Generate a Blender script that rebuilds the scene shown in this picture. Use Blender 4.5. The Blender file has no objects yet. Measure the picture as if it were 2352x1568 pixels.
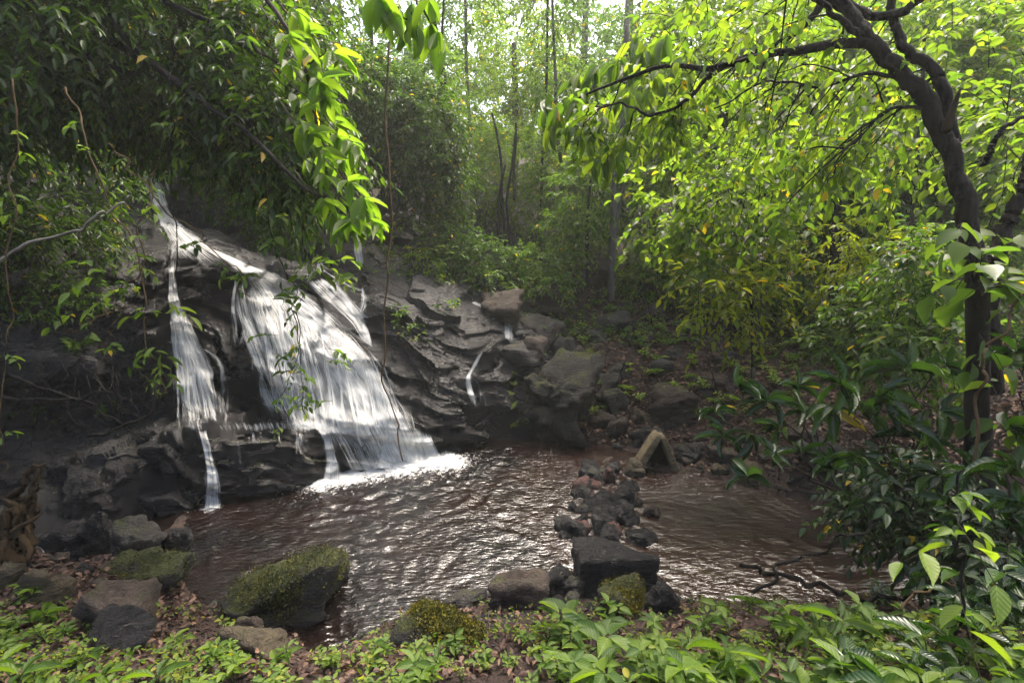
import bpy, math, random
import numpy as np
from mathutils import Vector, Matrix, kdtree
from mathutils.bvhtree import BVHTree

# ------------------------------------------------------------------ camera, sky, sun, exposure
S = bpy.context.scene
HAZE = 0.0022
C = S.collection
PITCH = math.radians(8.0)
CAM = np.array((0.0, 0.0, 2.5))
cam_d = bpy.data.cameras.new("camera")
cam_d.lens = 18.0; cam_d.sensor_width = 36.0; cam_d.clip_end = 500.0; cam_d.clip_start = 0.05
cam = bpy.data.objects.new("camera", cam_d); C.objects.link(cam)
cam.location = CAM; cam.rotation_euler = (math.radians(90) - PITCH, 0, 0)
S.camera = cam

SUN_DIR = np.array((0.26, 0.40, 1.0)); SUN_DIR = SUN_DIR / np.linalg.norm(SUN_DIR)   # towards the sun
elev = math.asin(SUN_DIR[2]); azim = math.atan2(SUN_DIR[0], SUN_DIR[1])
W = bpy.data.worlds.new("World"); S.world = W; W.use_nodes = True
wn = W.node_tree.nodes; wl = W.node_tree.links
sky = wn.new("ShaderNodeTexSky"); sky.sky_type = 'NISHITA'; sky.sun_disc = False
sky.sun_elevation = elev; sky.sun_rotation = azim; sky.dust_density = 8.0; sky.air_density = 1.0; sky.ozone_density = 0.6
bg = wn["Background"]; bg.inputs[1].default_value = 0.13
wl.new(sky.outputs[0], bg.inputs[0])
sun_d = bpy.data.lights.new("sun", 'SUN'); sun_d.energy = 1.1; sun_d.angle = math.radians(12); sun_d.color = (1.0, 0.95, 0.86)
sun = bpy.data.objects.new("sun", sun_d); C.objects.link(sun)
sun.rotation_euler = Vector(SUN_DIR).to_track_quat('Z', 'Y').to_euler(); sun.location = (6, 10, 20)
S.view_settings.view_transform = 'Standard'; S.view_settings.look = 'None'
S.view_settings.exposure = 2.15; S.view_settings.gamma = 1.0
cy = S.cycles
cy.max_bounces = 6; cy.diffuse_bounces = 3; cy.glossy_bounces = 2; cy.transmission_bounces = 4
cy.transparent_max_bounces = 16; cy.volume_bounces = 1
cy.use_denoising = True; cy.use_adaptive_sampling = True; cy.adaptive_threshold = 0.02
cy.sample_clamp_indirect = 6.0
cy.caustics_reflective = False; cy.caustics_refractive = False

# ------------------------------------------------------------------ pixel helpers (photo measured at 2352 x 1568)
F = 1176.0
cp, sp = math.cos(PITCH), math.sin(PITCH)
def ray(x, y):
    u = (np.asarray(x, float) - 1176.0) / F; v = (784.0 - np.asarray(y, float)) / F
    return np.stack([u, cp + v * sp, -sp + v * cp], -1)
def at(x, y, Y):
    r = ray(x, y); t = Y / r[..., 1]
    return CAM + r * t[..., None] if np.ndim(t) else CAM + r * t
def at_z(x, y, z=0.0):
    r = ray(x, y); t = (z - CAM[2]) / r[..., 2]
    return CAM + r * t
def px(n, Y): return n / F * Y                     # length in metres of n photo units at distance Y

# ------------------------------------------------------------------ numpy noise
def _h(ix, iy, iz, s):
    n = (ix.astype(np.int64) * 374761393 + iy.astype(np.int64) * 668265263 + iz.astype(np.int64) * 2147483647 + s * 974711) & 0xFFFFFFFF
    n = ((n ^ (n >> 13)) * 1274126177) & 0xFFFFFFFF
    n = ((n ^ (n >> 15)) * 2246822519) & 0xFFFFFFFF
    return ((n ^ (n >> 16)) & 0xFFFFFF) / float(0xFFFFFF)
def vn(P, seed=0):
    P = np.asarray(P, float); I = np.floor(P); f = P - I; f = f * f * (3 - 2 * f); I = I.astype(np.int64)
    r = 0
    for dx in (0, 1):
        for dy in (0, 1):
            for dz in (0, 1):
                w = (f[..., 0] if dx else 1 - f[..., 0]) * (f[..., 1] if dy else 1 - f[..., 1]) * (f[..., 2] if dz else 1 - f[..., 2])
                r = r + w * _h(I[..., 0] + dx, I[..., 1] + dy, I[..., 2] + dz, seed)
    return r * 2 - 1
def fbm(P, oct=4, seed=0, gain=0.5):
    a, t = 1.0, 0; P = np.asarray(P, float)
    for k in range(oct):
        t = t + a * vn(P, seed + k * 17); a *= gain; P = P * 2.03 + 11.3
    return t
def blocky(P, seed=0, tilt=1.0):
    """fractured rock: every cell of a jittered lattice gets its own offset and tilt"""
    P = np.asarray(P, float); I = np.floor(P).astype(np.int64)
    best = np.full(P.shape[:-1], 9e9); out = np.zeros(P.shape[:-1])
    for dx in (-1, 0, 1):
        for dy in (-1, 0, 1):
            for dz in (-1, 0, 1):
                c = I + np.array((dx, dy, dz)); a = (c[..., 0], c[..., 1], c[..., 2])
                q = np.stack([_h(*a, seed + k) for k in (1, 2, 3)], -1) + c
                d = P - q; d2 = (d * d).sum(-1)
                g = np.stack([_h(*a, seed + k) for k in (4, 5, 6)], -1) - 0.5
                val = (d * g).sum(-1) * tilt + (_h(*a, seed + 7) - 0.5)
                m = d2 < best
                best = np.where(m, d2, best); out = np.where(m, val, out)
    return out
def unit(v): return v / np.maximum(np.linalg.norm(v, axis=-1, keepdims=True), 1e-9)
def smooth(a, b, x):
    t = np.clip((x - a) / (b - a), 0, 1); return t * t * (3 - 2 * t)

# ------------------------------------------------------------------ object helpers
class Geo:
    def __init__(self):
        self.v = []; self.f3 = []; self.f4 = []; self.tone = []; self.uv = []; self.n = 0
    def add(self, V, f3=None, f4=None, tone=0.5, uv=None):
        V = np.asarray(V, float).reshape(-1, 3); m = len(V)
        self.v.append(V)
        if f3 is not None and len(f3): self.f3.append(np.asarray(f3, np.int64).reshape(-1, 3) + self.n)
        if f4 is not None and len(f4): self.f4.append(np.asarray(f4, np.int64).reshape(-1, 4) + self.n)
        self.tone.append(np.broadcast_to(np.asarray(tone, float).ravel() if np.ndim(tone) else tone, (m,)))
        self.uv.append(np.zeros((m, 2)) if uv is None else np.asarray(uv, float).reshape(-1, 2))
        self.n += m
    def mesh(self, name, mat, origin=(0, 0, 0), smooth_shade=True):
        V = np.concatenate(self.v) - np.asarray(origin, float)
        f3 = np.concatenate(self.f3) if self.f3 else np.zeros((0, 3), np.int64)
        f4 = np.concatenate(self.f4) if self.f4 else np.zeros((0, 4), np.int64)
        me = bpy.data.meshes.new(name)
        me.vertices.add(len(V)); me.vertices.foreach_set("co", V.astype(np.float32).ravel())
        li = np.concatenate([f3.ravel(), f4.ravel()])
        me.loops.add(len(li)); me.loops.foreach_set("vertex_index", li.astype(np.int32))
        ls = np.concatenate([np.arange(len(f3)) * 3, len(f3) * 3 + np.arange(len(f4)) * 4])
        me.polygons.add(len(ls)); me.polygons.foreach_set("loop_start", ls.astype(np.int32))
        me.polygons.foreach_set("use_smooth", np.full(len(ls), smooth_shade))
        me.update(calc_edges=True)
        a = me.attributes.new("tone", 'FLOAT', 'POINT'); a.data.foreach_set("value", np.concatenate(self.tone).astype(np.float32))
        uv = np.concatenate(self.uv)
        if uv.any():
            u = me.uv_layers.new(name="UVMap"); u.data.foreach_set("uv", uv[li].astype(np.float32).ravel())
        me.materials.append(mat); me.validate()
        return me
    def build(self, name, mat, parent=None, smooth_shade=True, origin=None):
        o_ = np.zeros(3) if origin is None else np.asarray(origin, float); q = parent
        if q is not None: o_ = np.zeros(3)
        while q is not None: o_ = o_ + np.array(q.location); q = q.parent
        o = bpy.data.objects.new(name, self.mesh(name, mat, o_, smooth_shade)); C.objects.link(o)
        if parent is not None: o.parent = parent
        else: o.location = o_
        return o
def tag(o, label=None, cat=None, group=None, kind=None):
    if label: o["label"] = label
    if cat: o["category"] = cat
    if group: o["group"] = group
    if kind: o["kind"] = kind
    return o
def thing(name, label, cat, loc=(0, 0, 0), group=None):
    o = bpy.data.objects.new(name, None); C.objects.link(o); o.location = [float(c) for c in loc]
    o.empty_display_size = 0.1
    return tag(o, label, cat, group)
def copy_tree(o, parent=None):
    c = o.copy(); C.objects.link(c); c.parent = parent
    for ch in list(o.children): copy_tree(ch, c)
    return c

def frame_of(T):
    up = np.where(np.abs(T[:, 2:3]) > 0.9, np.array([[1.0, 0, 0]]), np.array([[0, 0, 1.0]]))
    B = unit(np.cross(T, up)); N = np.cross(B, T); return B, N
def tube(g, pts, rad, sides=7, tone=0.5, wob=0.0, seed=0, cap=True):
    pts = np.asarray(pts, float); n = len(pts); rad = np.broadcast_to(np.asarray(rad, float), (n,))
    T = unit(np.gradient(pts, axis=0)); B, N = frame_of(T)
    a = np.arange(sides) / sides * 2 * math.pi
    R = rad[:, None] * (1 + (wob * vn(np.stack(np.broadcast_arrays(np.cos(a)[None] * 1.5, np.sin(a)[None] * 1.5, np.arange(n)[:, None] * 0.22), -1), seed) + .35 * wob * vn(np.stack(np.broadcast_arrays(np.cos(a)[None] * 4.5, np.sin(a)[None] * 4.5, np.arange(n)[:, None] * 0.5), -1), seed + 9) if wob else 0))
    V = pts[:, None] + (np.cos(a)[None, :, None] * B[:, None] + np.sin(a)[None, :, None] * N[:, None]) * R[..., None]
    i = np.arange(n - 1)[:, None] * sides; k = np.arange(sides)[None]; k2 = (k + 1) % sides
    f4 = np.stack([i + k, i + k2, i + sides + k2, i + sides + k], -1).reshape(-1, 4)
    V = V.reshape(-1, 3); f3 = []
    if cap:
        V = np.vstack([V, pts[:1] - T[:1] * rad[0] * 0.4, pts[-1:] + T[-1:] * rad[-1] * 0.6]); c0 = n * sides
        kk = np.arange(sides); f3 = np.concatenate([np.stack([np.full(sides, c0), (kk + 1) % sides, kk], -1),
            np.stack([np.full(sides, c0 + 1), (n - 1) * sides + kk, (n - 1) * sides + (kk + 1) % sides], -1)])
    ln = np.concatenate([[0], np.cumsum(np.linalg.norm(np.diff(pts, axis=0), axis=1))])
    uv = np.stack(np.broadcast_arrays(np.arange(sides)[None] / sides, ln[:, None]), -1).reshape(-1, 2)
    uv = np.vstack([uv, np.zeros((len(V) - len(uv), 2))])
    g.add(V, f3, f4, tone, uv)
def spline(P, n):
    P = np.asarray(P, float); m = len(P)
    Q = np.vstack([2 * P[0] - P[1], P, 2 * P[-1] - P[-2]])
    t = np.linspace(0, m - 1 - 1e-6, n); i = t.astype(int); f = (t - i)[:, None]
    a, b, c, d = Q[i], Q[i + 1], Q[i + 2], Q[i + 3]
    return 0.5 * (2 * b + (c - a) * f + (2 * a - 5 * b + 4 * c - d) * f ** 2 + (3 * b - a - 3 * c + d) * f ** 3)
def path(pts, n=24):
    """pts: (x, y, Y) in photo units and metres -> smooth 3D polyline"""
    P = np.array([at(*p) for p in pts]); return spline(P, n)
def wander(P, amp, seed, fr=.8):
    s = np.arange(len(P))[:, None] * 0.37 * fr
    off = np.stack([vn(np.hstack([s, s * 0 + k * 7.7, s * 0 + seed]), seed + k) for k in range(3)], -1)
    w = np.minimum(np.arange(len(P)), np.arange(len(P))[::-1]); w = np.clip(w / 3.0, 0, 1)[:, None]
    return P + off * amp * w

# ---- leaves
def leaf_template(rows, prof, fold=0.18, curl=0.12, wave=0.0):
    V = []; UV = []; idx = []
    for i, (t, w) in enumerate(zip(rows, prof)):
        z0 = -curl * t * t
        if w == 0:
            V.append((t, 0, z0)); UV.append((0.5, t)); idx.append([len(V) - 1])
        else:
            e = wave * (1 if i % 2 else -1)
            V += [(t, -w, z0 + fold * w + e), (t, 0, z0), (t, w, z0 + fold * w - e)]
            UV += [(0.5 - w * 0.5, t), (0.5, t), (0.5 + w * 0.5, t)]; idx.append([len(V) - 3, len(V) - 2, len(V) - 1])
    f3, f4 = [], []
    for a, b in zip(idx[:-1], idx[1:]):
        if len(a) == 1: f3 += [(a[0], b[0], b[1]), (a[0], b[1], b[2])]
        elif len(b) == 1: f3 += [(a[0], b[0], a[1]), (a[1], b[0], a[2])]
        else: f4 += [(a[0], b[0], b[1], a[1]), (a[1], b[1], b[2], a[2])]
    f3 = [t[::-1] for t in f3]; f4 = [t[::-1] for t in f4]
    return np.array(V, float), np.array(f3, int).reshape(-1, 3), np.array(f4, int).reshape(-1, 4), np.array(UV, float)
OVATE = leaf_template((0, .08, .22, .4, .6, .8, .93, 1), (0, .42, .82, 1, .88, .5, .18, 0), 0.22, 0.22, 0.012)
LANCE = leaf_template((0, .1, .3, .5, .7, .88, 1), (0, .45, .92, 1, .8, .36, 0), 0.3, 0.3, 0.02)
ROUND = leaf_template((0, .15, .45, .75, 1), (0, .75, 1, .7, 0), 0.25, 0.15)
SMALL = leaf_template((0, .25, .6, 1), (0, .85, .9, 0), 0.25, 0.15)
TINY = leaf_template((0, .45, 1), (0, 1, 0), 0.25, 0.1)
def leaves(g, P, A, N, L, Wd, tone, templ):
    P = np.asarray(P, float).reshape(-1, 3); m = len(P)
    if not m: return
    A = unit(np.asarray(A, float).reshape(-1, 3)); N = np.asarray(N, float).reshape(-1, 3)
    B = unit(np.cross(N, A)); N = np.cross(A, B)
    L = np.broadcast_to(L, (m,)); Wd = np.broadcast_to(Wd, (m,)); tone = np.broadcast_to(tone, (m,))
    V, f3, f4, uv = templ; k = len(V)
    X = P[:, None] + A[:, None] * (V[None, :, 0, None] * L[:, None, None]) + B[:, None] * (V[None, :, 1, None] * Wd[:, None, None] * .5) \
        + N[:, None] * (V[None, :, 2, None] * np.where(np.abs(V[None, :, 1]) > 0, L[:, None] * .6, L[:, None])[..., None])
    off = (np.arange(m) * k)[:, None, None]
    g.add(X.reshape(-1, 3), (f3[None] + off).reshape(-1, 3), (f4[None] + off).reshape(-1, 4), np.repeat(tone, k), np.tile(uv, (m, 1)))
def rnd(rng, m, k=3): return rng.normal(size=(m, k))
def sprays(gl, gt, P0, D, L, nl, leaf, width, rng, droop=0.35, templ=SMALL, hang=0.25, tone=(0.2, 0.8), tr=0.004, whorl=False, spread=0.95, upN=1.0, twig_tone=0.4, jitter=.25):
    """twigs from P0 along D, each carrying nl leaves"""
    P0 = np.asarray(P0, float).reshape(-1, 3); T = len(P0)
    if T == 0: return
    D = unit(np.asarray(D, float).reshape(-1, 3)); L = np.broadcast_to(L, (T,)).astype(float)
    def pos(s): return P0[:, None] + D[:, None] * (s * L[:, None])[..., None] + np.array((0, 0, -1.0)) * (droop * s * s * L[:, None])[..., None]
    if gt is not None:
        s = np.broadcast_to(np.array((0, .35, .7, 1.0)), (T, 4)); K = pos(s)
        tan = unit(np.gradient(K, axis=1)); a = np.arange(3) * 2 * math.pi / 3
        B = unit(np.cross(tan, np.array((0.13, 0.21, 1.0)))); Nn = np.cross(B, tan)
        r = np.array((1.0, .8, .55, .3))[None, :, None, None] * tr
        V = K[:, :, None] + (np.cos(a)[None, None, :, None] * B[:, :, None] + np.sin(a)[None, None, :, None] * Nn[:, :, None]) * r
        base = (np.arange(T) * 12)[:, None, None, None]; i = (np.arange(3) * 3)[None, :, None, None]; k = np.arange(3)[None, None, :, None]; k2 = (k + 1) % 3
        f4 = np.concatenate(np.broadcast_arrays(base + i + k, base + i + k2, base + i + 3 + k2, base + i + 3 + k), -1).reshape(-1, 4)
        gt.add(V.reshape(-1, 3), None, f4, twig_tone)
    j = np.arange(nl)
    if whorl:
        s = np.clip(1.0 - 0.12 * (j[None] // 3) - rng.random((T, nl)) * .05, 0, 1)
    else:
        s = 0.2 + 0.8 * (j[None] + 0.4 * rng.random((T, nl))) / max(nl - 1 + .4, 1)
    Q = pos(np.clip(s, 0, 1))
    tan = unit(D[:, None] + np.array((0, 0, -2.0)) * (droop * s)[..., None])
    side = unit(np.cross(tan, np.array((0.02, 0.03, 1.0))) + 1e-6)
    upv = np.cross(side, tan)
    if whorl:
        ph = (j[None] * 2.4 + rng.random((T, 1)) * 6.28)
        lat = np.cos(ph)[..., None] * side + np.sin(ph)[..., None] * upv * 0.7
        A = tan * rng.uniform(.35, .8, (T, nl, 1)) + lat * spread
    else:
        sg = np.where(j % 2 == 0, 1.0, -1.0)[None, :, None] * np.where(rng.random((T, 1, 1)) < .5, 1, -1)
        last = (j == nl - 1)[None, :, None]
        A = tan * np.where(last, 1.0, 0.6) + side * sg * np.where(last, 0.0, spread)
    A = A + rng.normal(size=A.shape) * jitter + np.array((0, 0, -hang))
    N = np.array((0, 0, upN)) + rng.normal(size=A.shape) * .4
    m = T * nl
    sz = rng.uniform(.6, 1.15, m)
    tn = rng.uniform(tone[0], tone[1], m) + np.repeat(rng.normal(size=T) * .08, nl)
    tn = np.where(rng.random(m) < .012, 1.3, np.clip(tn, 0, 1))
    leaves(gl, Q.reshape(-1, 3), A.reshape(-1, 3), N.reshape(-1, 3), leaf * sz, leaf * width * sz, tn, templ)

# ------------------------------------------------------------------ materials
def nodes(name):
    m = bpy.data.materials.new(name); m.use_nodes = True
    return m, m.node_tree.nodes, m.node_tree.links, m.node_tree.nodes["Principled BSDF"], m.node_tree.nodes["Material Output"]
def ramp(n, stops, interp='LINEAR'):
    r = n.new("ShaderNodeValToRGB"); r.color_ramp.interpolation = interp; e = r.color_ramp.elements
    while len(e) < len(stops): e.new(0.5)
    for q, (p, c) in zip(e, stops): q.position = p; q.color = (*c, 1)
    return r
def noise(n, l, scale, detail=4, rough=.55, vec=None, dist=0.0):
    t = n.new("ShaderNodeTexNoise"); t.inputs["Scale"].default_value = scale; t.inputs["Detail"].default_value = detail
    t.inputs["Roughness"].default_value = rough; t.inputs["Distortion"].default_value = dist
    if vec is not None: l.new(vec, t.inputs["Vector"])
    return t
def mapped(n, l, scale, rot=(0, 0, 0), src="obj"):
    tc = n.new("ShaderNodeTexCoord"); mp = n.new("ShaderNodeMapping")
    mp.inputs["Scale"].default_value = scale; mp.inputs["Rotation"].default_value = rot
    l.new(tc.outputs["Object" if src == "obj" else "UV"], mp.inputs["Vector"]); return mp.outputs[0]
def math_n(n, l, op, a, b=None, clamp=False):
    x = n.new("ShaderNodeMath"); x.operation = op; x.use_clamp = clamp
    for i, v in enumerate((a, b)):
        if v is None: continue
        if hasattr(v, "is_linked"): l.new(v, x.inputs[i])
        else: x.inputs[i].default_value = v
    return x.outputs[0]
def mixc(n, l, fac, a, b, mode='MIX'):
    x = n.new("ShaderNodeMix"); x.data_type = 'RGBA'; x.blend_type = mode
    for s, v in (("Factor", fac), ("A", a), ("B", b)):
        i = [q for q in x.inputs if q.name == s and (q.type == 'RGBA' if s != "Factor" else q.type == 'VALUE')][0]
        if hasattr(v, "is_linked"): l.new(v, i)
        else: i.default_value = v if s == "Factor" else (*v, 1)
    return [q for q in x.outputs if q.type == 'RGBA'][0]

def leaf_mat(name, dark, mid, light, trans, tfac=.45, rough=.42, veins=False, old=(.38, .26, .02), spec=.28):
    m, n, l, b, out = nodes(name)
    at_ = n.new("ShaderNodeAttribute"); at_.attribute_name = "tone"
    t = math_n(n, l, 'MULTIPLY', at_.outputs["Fac"], 0.75)
    r = ramp(n, [(0, dark), (.38, mid), (.75, light), (.9, old)]); l.new(t, r.inputs[0])
    col = r.outputs[0]
    tr_in = mixc(n, l, 1.0, col, trans, 'MULTIPLY')
    if veins:
        uv = n.new("ShaderNodeUVMap"); sx = n.new("ShaderNodeSeparateXYZ"); l.new(uv.outputs[0], sx.inputs[0])
        d = math_n(n, l, 'ABSOLUTE', math_n(n, l, 'SUBTRACT', sx.outputs[0], .5))
        rib = math_n(n, l, 'LESS_THAN', d, .022)
        w = math_n(n, l, 'SINE', math_n(n, l, 'MULTIPLY', math_n(n, l, 'SUBTRACT', sx.outputs[1], math_n(n, l, 'MULTIPLY', d, .7)), 44.0))
        sv = math_n(n, l, 'GREATER_THAN', w, .93)
        v = math_n(n, l, 'MAXIMUM', rib, math_n(n, l, 'MULTIPLY', sv, .45))
        col = mixc(n, l, math_n(n, l, 'MULTIPLY', v, .3), col, tuple(min(1, c * 2.2 + .02) for c in light))
        bp = n.new("ShaderNodeBump"); bp.inputs["Strength"].default_value = .3; bp.inputs["Distance"].default_value = .004
        l.new(math_n(n, l, 'MULTIPLY', w, .5), bp.inputs["Height"]); l.new(bp.outputs[0], b.inputs["Normal"])
    l.new(col, b.inputs["Base Color"]); b.inputs["Roughness"].default_value = rough; b.inputs["Specular IOR Level"].default_value = spec
    tb = n.new("ShaderNodeBsdfTranslucent"); l.new(tr_in, tb.inputs[0])
    mx = n.new("ShaderNodeMixShader"); mx.inputs[0].default_value = tfac
    l.new(b.outputs[0], mx.inputs[1]); l.new(tb.outputs[0], mx.inputs[2]); l.new(mx.outputs[0], out.inputs[0])
    return m
def bark_mat(name, a, b_, sc=18, rough=.85, bump=.6):
    m, n, l, b, out = nodes(name)
    v = mapped(n, l, (1, 1, .3)); t = noise(n, l, sc, 6, .65, v, .6)
    t2 = noise(n, l, 3.0, 3, .5, mapped(n, l, (1, 1, 1)))
    f = math_n(n, l, 'ADD', math_n(n, l, 'MULTIPLY', t.outputs[0], .6), math_n(n, l, 'MULTIPLY', t2.outputs[0], .4))
    r = ramp(n, [(.3, a), (.68, b_)]); l.new(f, r.inputs[0]); l.new(r.outputs[0], b.inputs["Base Color"])
    b.inputs["Roughness"].default_value = rough; b.inputs["Specular IOR Level"].default_value = .2
    bp = n.new("ShaderNodeBump"); bp.inputs["Strength"].default_value = bump; bp.inputs["Distance"].default_value = .03
    l.new(t.outputs[0], bp.inputs["Height"]); l.new(bp.outputs[0], b.inputs["Normal"])
    return m
def rock_mat(name, a, b_, wet=0.0, moss=0.0, wet_attr=False, strata=(2.2, 2.2, 9), rot=(0, .45, 0), mosscol=((.016, .022, .005), (.055, .06, .009)), bump=1.0, spec=.4):
    m, n, l, b, out = nodes(name)
    v = mapped(n, l, strata, rot); o = mapped(n, l, (1, 1, 1))
    t1 = noise(n, l, 2.2, 8, .62, v, .8); t2 = noise(n, l, 1.1, 4, .5, o); t3 = noise(n, l, 38, 4, .6, o)
    f = math_n(n, l, 'ADD', math_n(n, l, 'MULTIPLY', t1.outputs[0], .6), math_n(n, l, 'MULTIPLY', t2.outputs[0], .45))
    t4 = noise(n, l, 9, 6, .65, v, 1.2)
    f = math_n(n, l, 'ADD', f, math_n(n, l, 'MULTIPLY', math_n(n, l, 'SUBTRACT', t3.outputs[0], .5), .3))
    f = math_n(n, l, 'ADD', f, math_n(n, l, 'MULTIPLY', math_n(n, l, 'SUBTRACT', t4.outputs[0], .5), .5))
    r = ramp(n, [(.34, a), (.7, b_)]); l.new(f, r.inputs[0]); col = r.outputs[0]
    wf = None
    if wet_attr:
        at_ = n.new("ShaderNodeAttribute"); at_.attribute_name = "tone"
        wf = math_n(n, l, 'MULTIPLY', at_.outputs["Fac"], math_n(n, l, 'ADD', math_n(n, l, 'MULTIPLY', t2.outputs[0], .8), .6), True)
        dk = mixc(n, l, 1.0, col, (.34, .33, .35), 'MULTIPLY'); col = mixc(n, l, wf, col, dk)
        rg = math_n(n, l, 'SUBTRACT', .82, math_n(n, l, 'MULTIPLY', wf, .64))
    else:
        rg = .85 - .62 * wet
    if moss > 0:
        ge = n.new("ShaderNodeNewGeometry"); sx = n.new("ShaderNodeSeparateXYZ"); l.new(ge.outputs["Normal"], sx.inputs[0])
        mn = noise(n, l, 5, 5, .6, o)
        mf = math_n(n, l, 'ADD', math_n(n, l, 'MULTIPLY', sx.outputs[2], .7), math_n(n, l, 'MULTIPLY', mn.outputs[0], 1.2))
        mf = math_n(n, l, 'MULTIPLY', math_n(n, l, 'SUBTRACT', mf, 1.45 - moss), 5.0, True)
        mc = ramp(n, [(.35, mosscol[0]), (.65, mosscol[1])]); l.new(t3.outputs[0], mc.inputs[0])
        col = mixc(n, l, mf, col, mc.outputs[0])
        rg = math_n(n, l, 'MAXIMUM', rg, math_n(n, l, 'MULTIPLY', mf, .9))
    b.inputs["Specular IOR Level"].default_value = spec
    l.new(col, b.inputs["Base Color"])
    if hasattr(rg, "is_linked"):
        l.new(math_n(n, l, 'ADD', rg, math_n(n, l, 'MULTIPLY', math_n(n, l, 'SUBTRACT', t1.outputs[0], .5), .35)), b.inputs["Roughness"])
    else:
        l.new(math_n(n, l, 'ADD', math_n(n, l, 'MULTIPLY', math_n(n, l, 'SUBTRACT', t1.outputs[0], .5), .35), rg), b.inputs["Roughness"])
    h = math_n(n, l, 'ADD', math_n(n, l, 'ADD', t1.outputs[0], math_n(n, l, 'MULTIPLY', t3.outputs[0], .4)), math_n(n, l, 'MULTIPLY', t4.outputs[0], .8))
    bp = n.new("ShaderNodeBump"); bp.inputs["Strength"].default_value = bump; bp.inputs["Distance"].default_value = .05
    l.new(h, bp.inputs["Height"]); l.new(bp.outputs[0], b.inputs["Normal"])
    return m
M = {}
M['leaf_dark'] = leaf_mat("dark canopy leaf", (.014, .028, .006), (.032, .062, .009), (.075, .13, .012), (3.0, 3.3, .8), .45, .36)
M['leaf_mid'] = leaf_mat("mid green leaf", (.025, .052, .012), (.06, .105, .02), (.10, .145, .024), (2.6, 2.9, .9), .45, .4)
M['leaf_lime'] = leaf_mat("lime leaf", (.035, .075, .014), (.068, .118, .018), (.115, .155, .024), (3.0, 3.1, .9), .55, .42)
M['leaf_bright'] = leaf_mat("bright bough leaf", (.05, .10, .016), (.075, .128, .018), (.105, .155, .024), (2.9, 3.2, .9), .55, .38, veins=True)
M['leaf_front'] = leaf_mat("bank plant leaf", (.028, .062, .012), (.07, .125, .019), (.135, .19, .028), (2.7, 2.8, .8), .4, .42, veins=True)
M['leaf_gloss'] = leaf_mat("glossy long leaf", (.010, .026, .008), (.018, .042, .011), (.045, .09, .014), (2.4, 2.8, .8), .28, .24, veins=True, spec=.45)
M['leaf_far'] = leaf_mat("far foliage leaf", (.035, .068, .02), (.06, .11, .026), (.10, .15, .034), (2.4, 2.7, 1.0), .45, .5)
M['leaf_yellow'] = leaf_mat("yellowing leaf", (.08, .12, .012), (.11, .15, .014), (.15, .165, .02), (2.8, 2.7, .6), .5, .4)
M['litter'] = leaf_mat("dead leaf", (.026, .015, .011), (.075, .042, .030), (.19, .115, .075), (1.2, 1.1, .9), .15, .6, old=(.16, .11, .05))
M['moss'] = leaf_mat("moss", (.016, .022, .005), (.042, .048, .007), (.12, .115, .012), (1.6, 1.6, .6), .3, .7, old=(.14, .12, .02))
M['moss_yellow'] = leaf_mat('yellow moss', (.04, .042, .006), (.10, .095, .009), (.20, .165, .014), (1.6, 1.6, .6), .3, .7)
M['twig'] = bark_mat("twig bark", (.016, .012, .009), (.05, .038, .026))
M['bark_dark'] = bark_mat("dark bark", (.004, .0036, .003), (.026, .022, .017), 30, .95, 1.0)
M['bark_pale'] = bark_mat("pale bark", (.06, .055, .045), (.22, .20, .17), 14)
M['bark_grey'] = bark_mat("grey bark", (.04, .036, .03), (.12, .11, .095), 14)
M['vine'] = bark_mat("vine bark", (.05, .03, .016), (.13, .085, .04))
M['green_stem'] = bark_mat("green stem", (.03, .045, .012), (.07, .09, .02))
M['cliff'] = rock_mat("cliff rock", (.007, .0062, .006), (.042, .033, .027), moss=.14, wet_attr=True, spec=.8)
M['rock_wet'] = rock_mat("wet rock", (.006, .006, .0065), (.022, .020, .020), wet=.85, spec=.32)
M['rock_grey'] = rock_mat("grey rock", (.011, .010, .009), (.05, .044, .036), wet=.3, moss=.25)
M['rock_tan'] = rock_mat("tan rock", (.028, .021, .013), (.12, .092, .052), wet=.0, moss=.2)
M['rock_brown'] = rock_mat("brown rock", (.018, .013, .0095), (.082, .058, .042), wet=.05, moss=.2)
M['rock_red'] = rock_mat("red rock", (.05, .022, .018), (.14, .065, .05), wet=.5)
M['rock_moss'] = rock_mat("mossy rock", (.014, .013, .011), (.05, .045, .035), wet=.1, moss=.52)
M['rock_pale'] = rock_mat('pale tan rock', (.08, .06, .03), (.26, .20, .11))
M['rock_dark'] = rock_mat('dark mossy rock', (.007, .0065, .006), (.034, .03, .024), wet=.25, moss=.32, spec=.3)
M['soil'] = rock_mat("soil", (.013, .0075, .0055), (.055, .030, .021), wet=.1, moss=.1, strata=(3, 3, 3), bump=1.0)
M['wood_old'] = bark_mat("rotten wood", (.007, .0045, .0025), (.06, .036, .014), 10, .8, 1.0)

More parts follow.
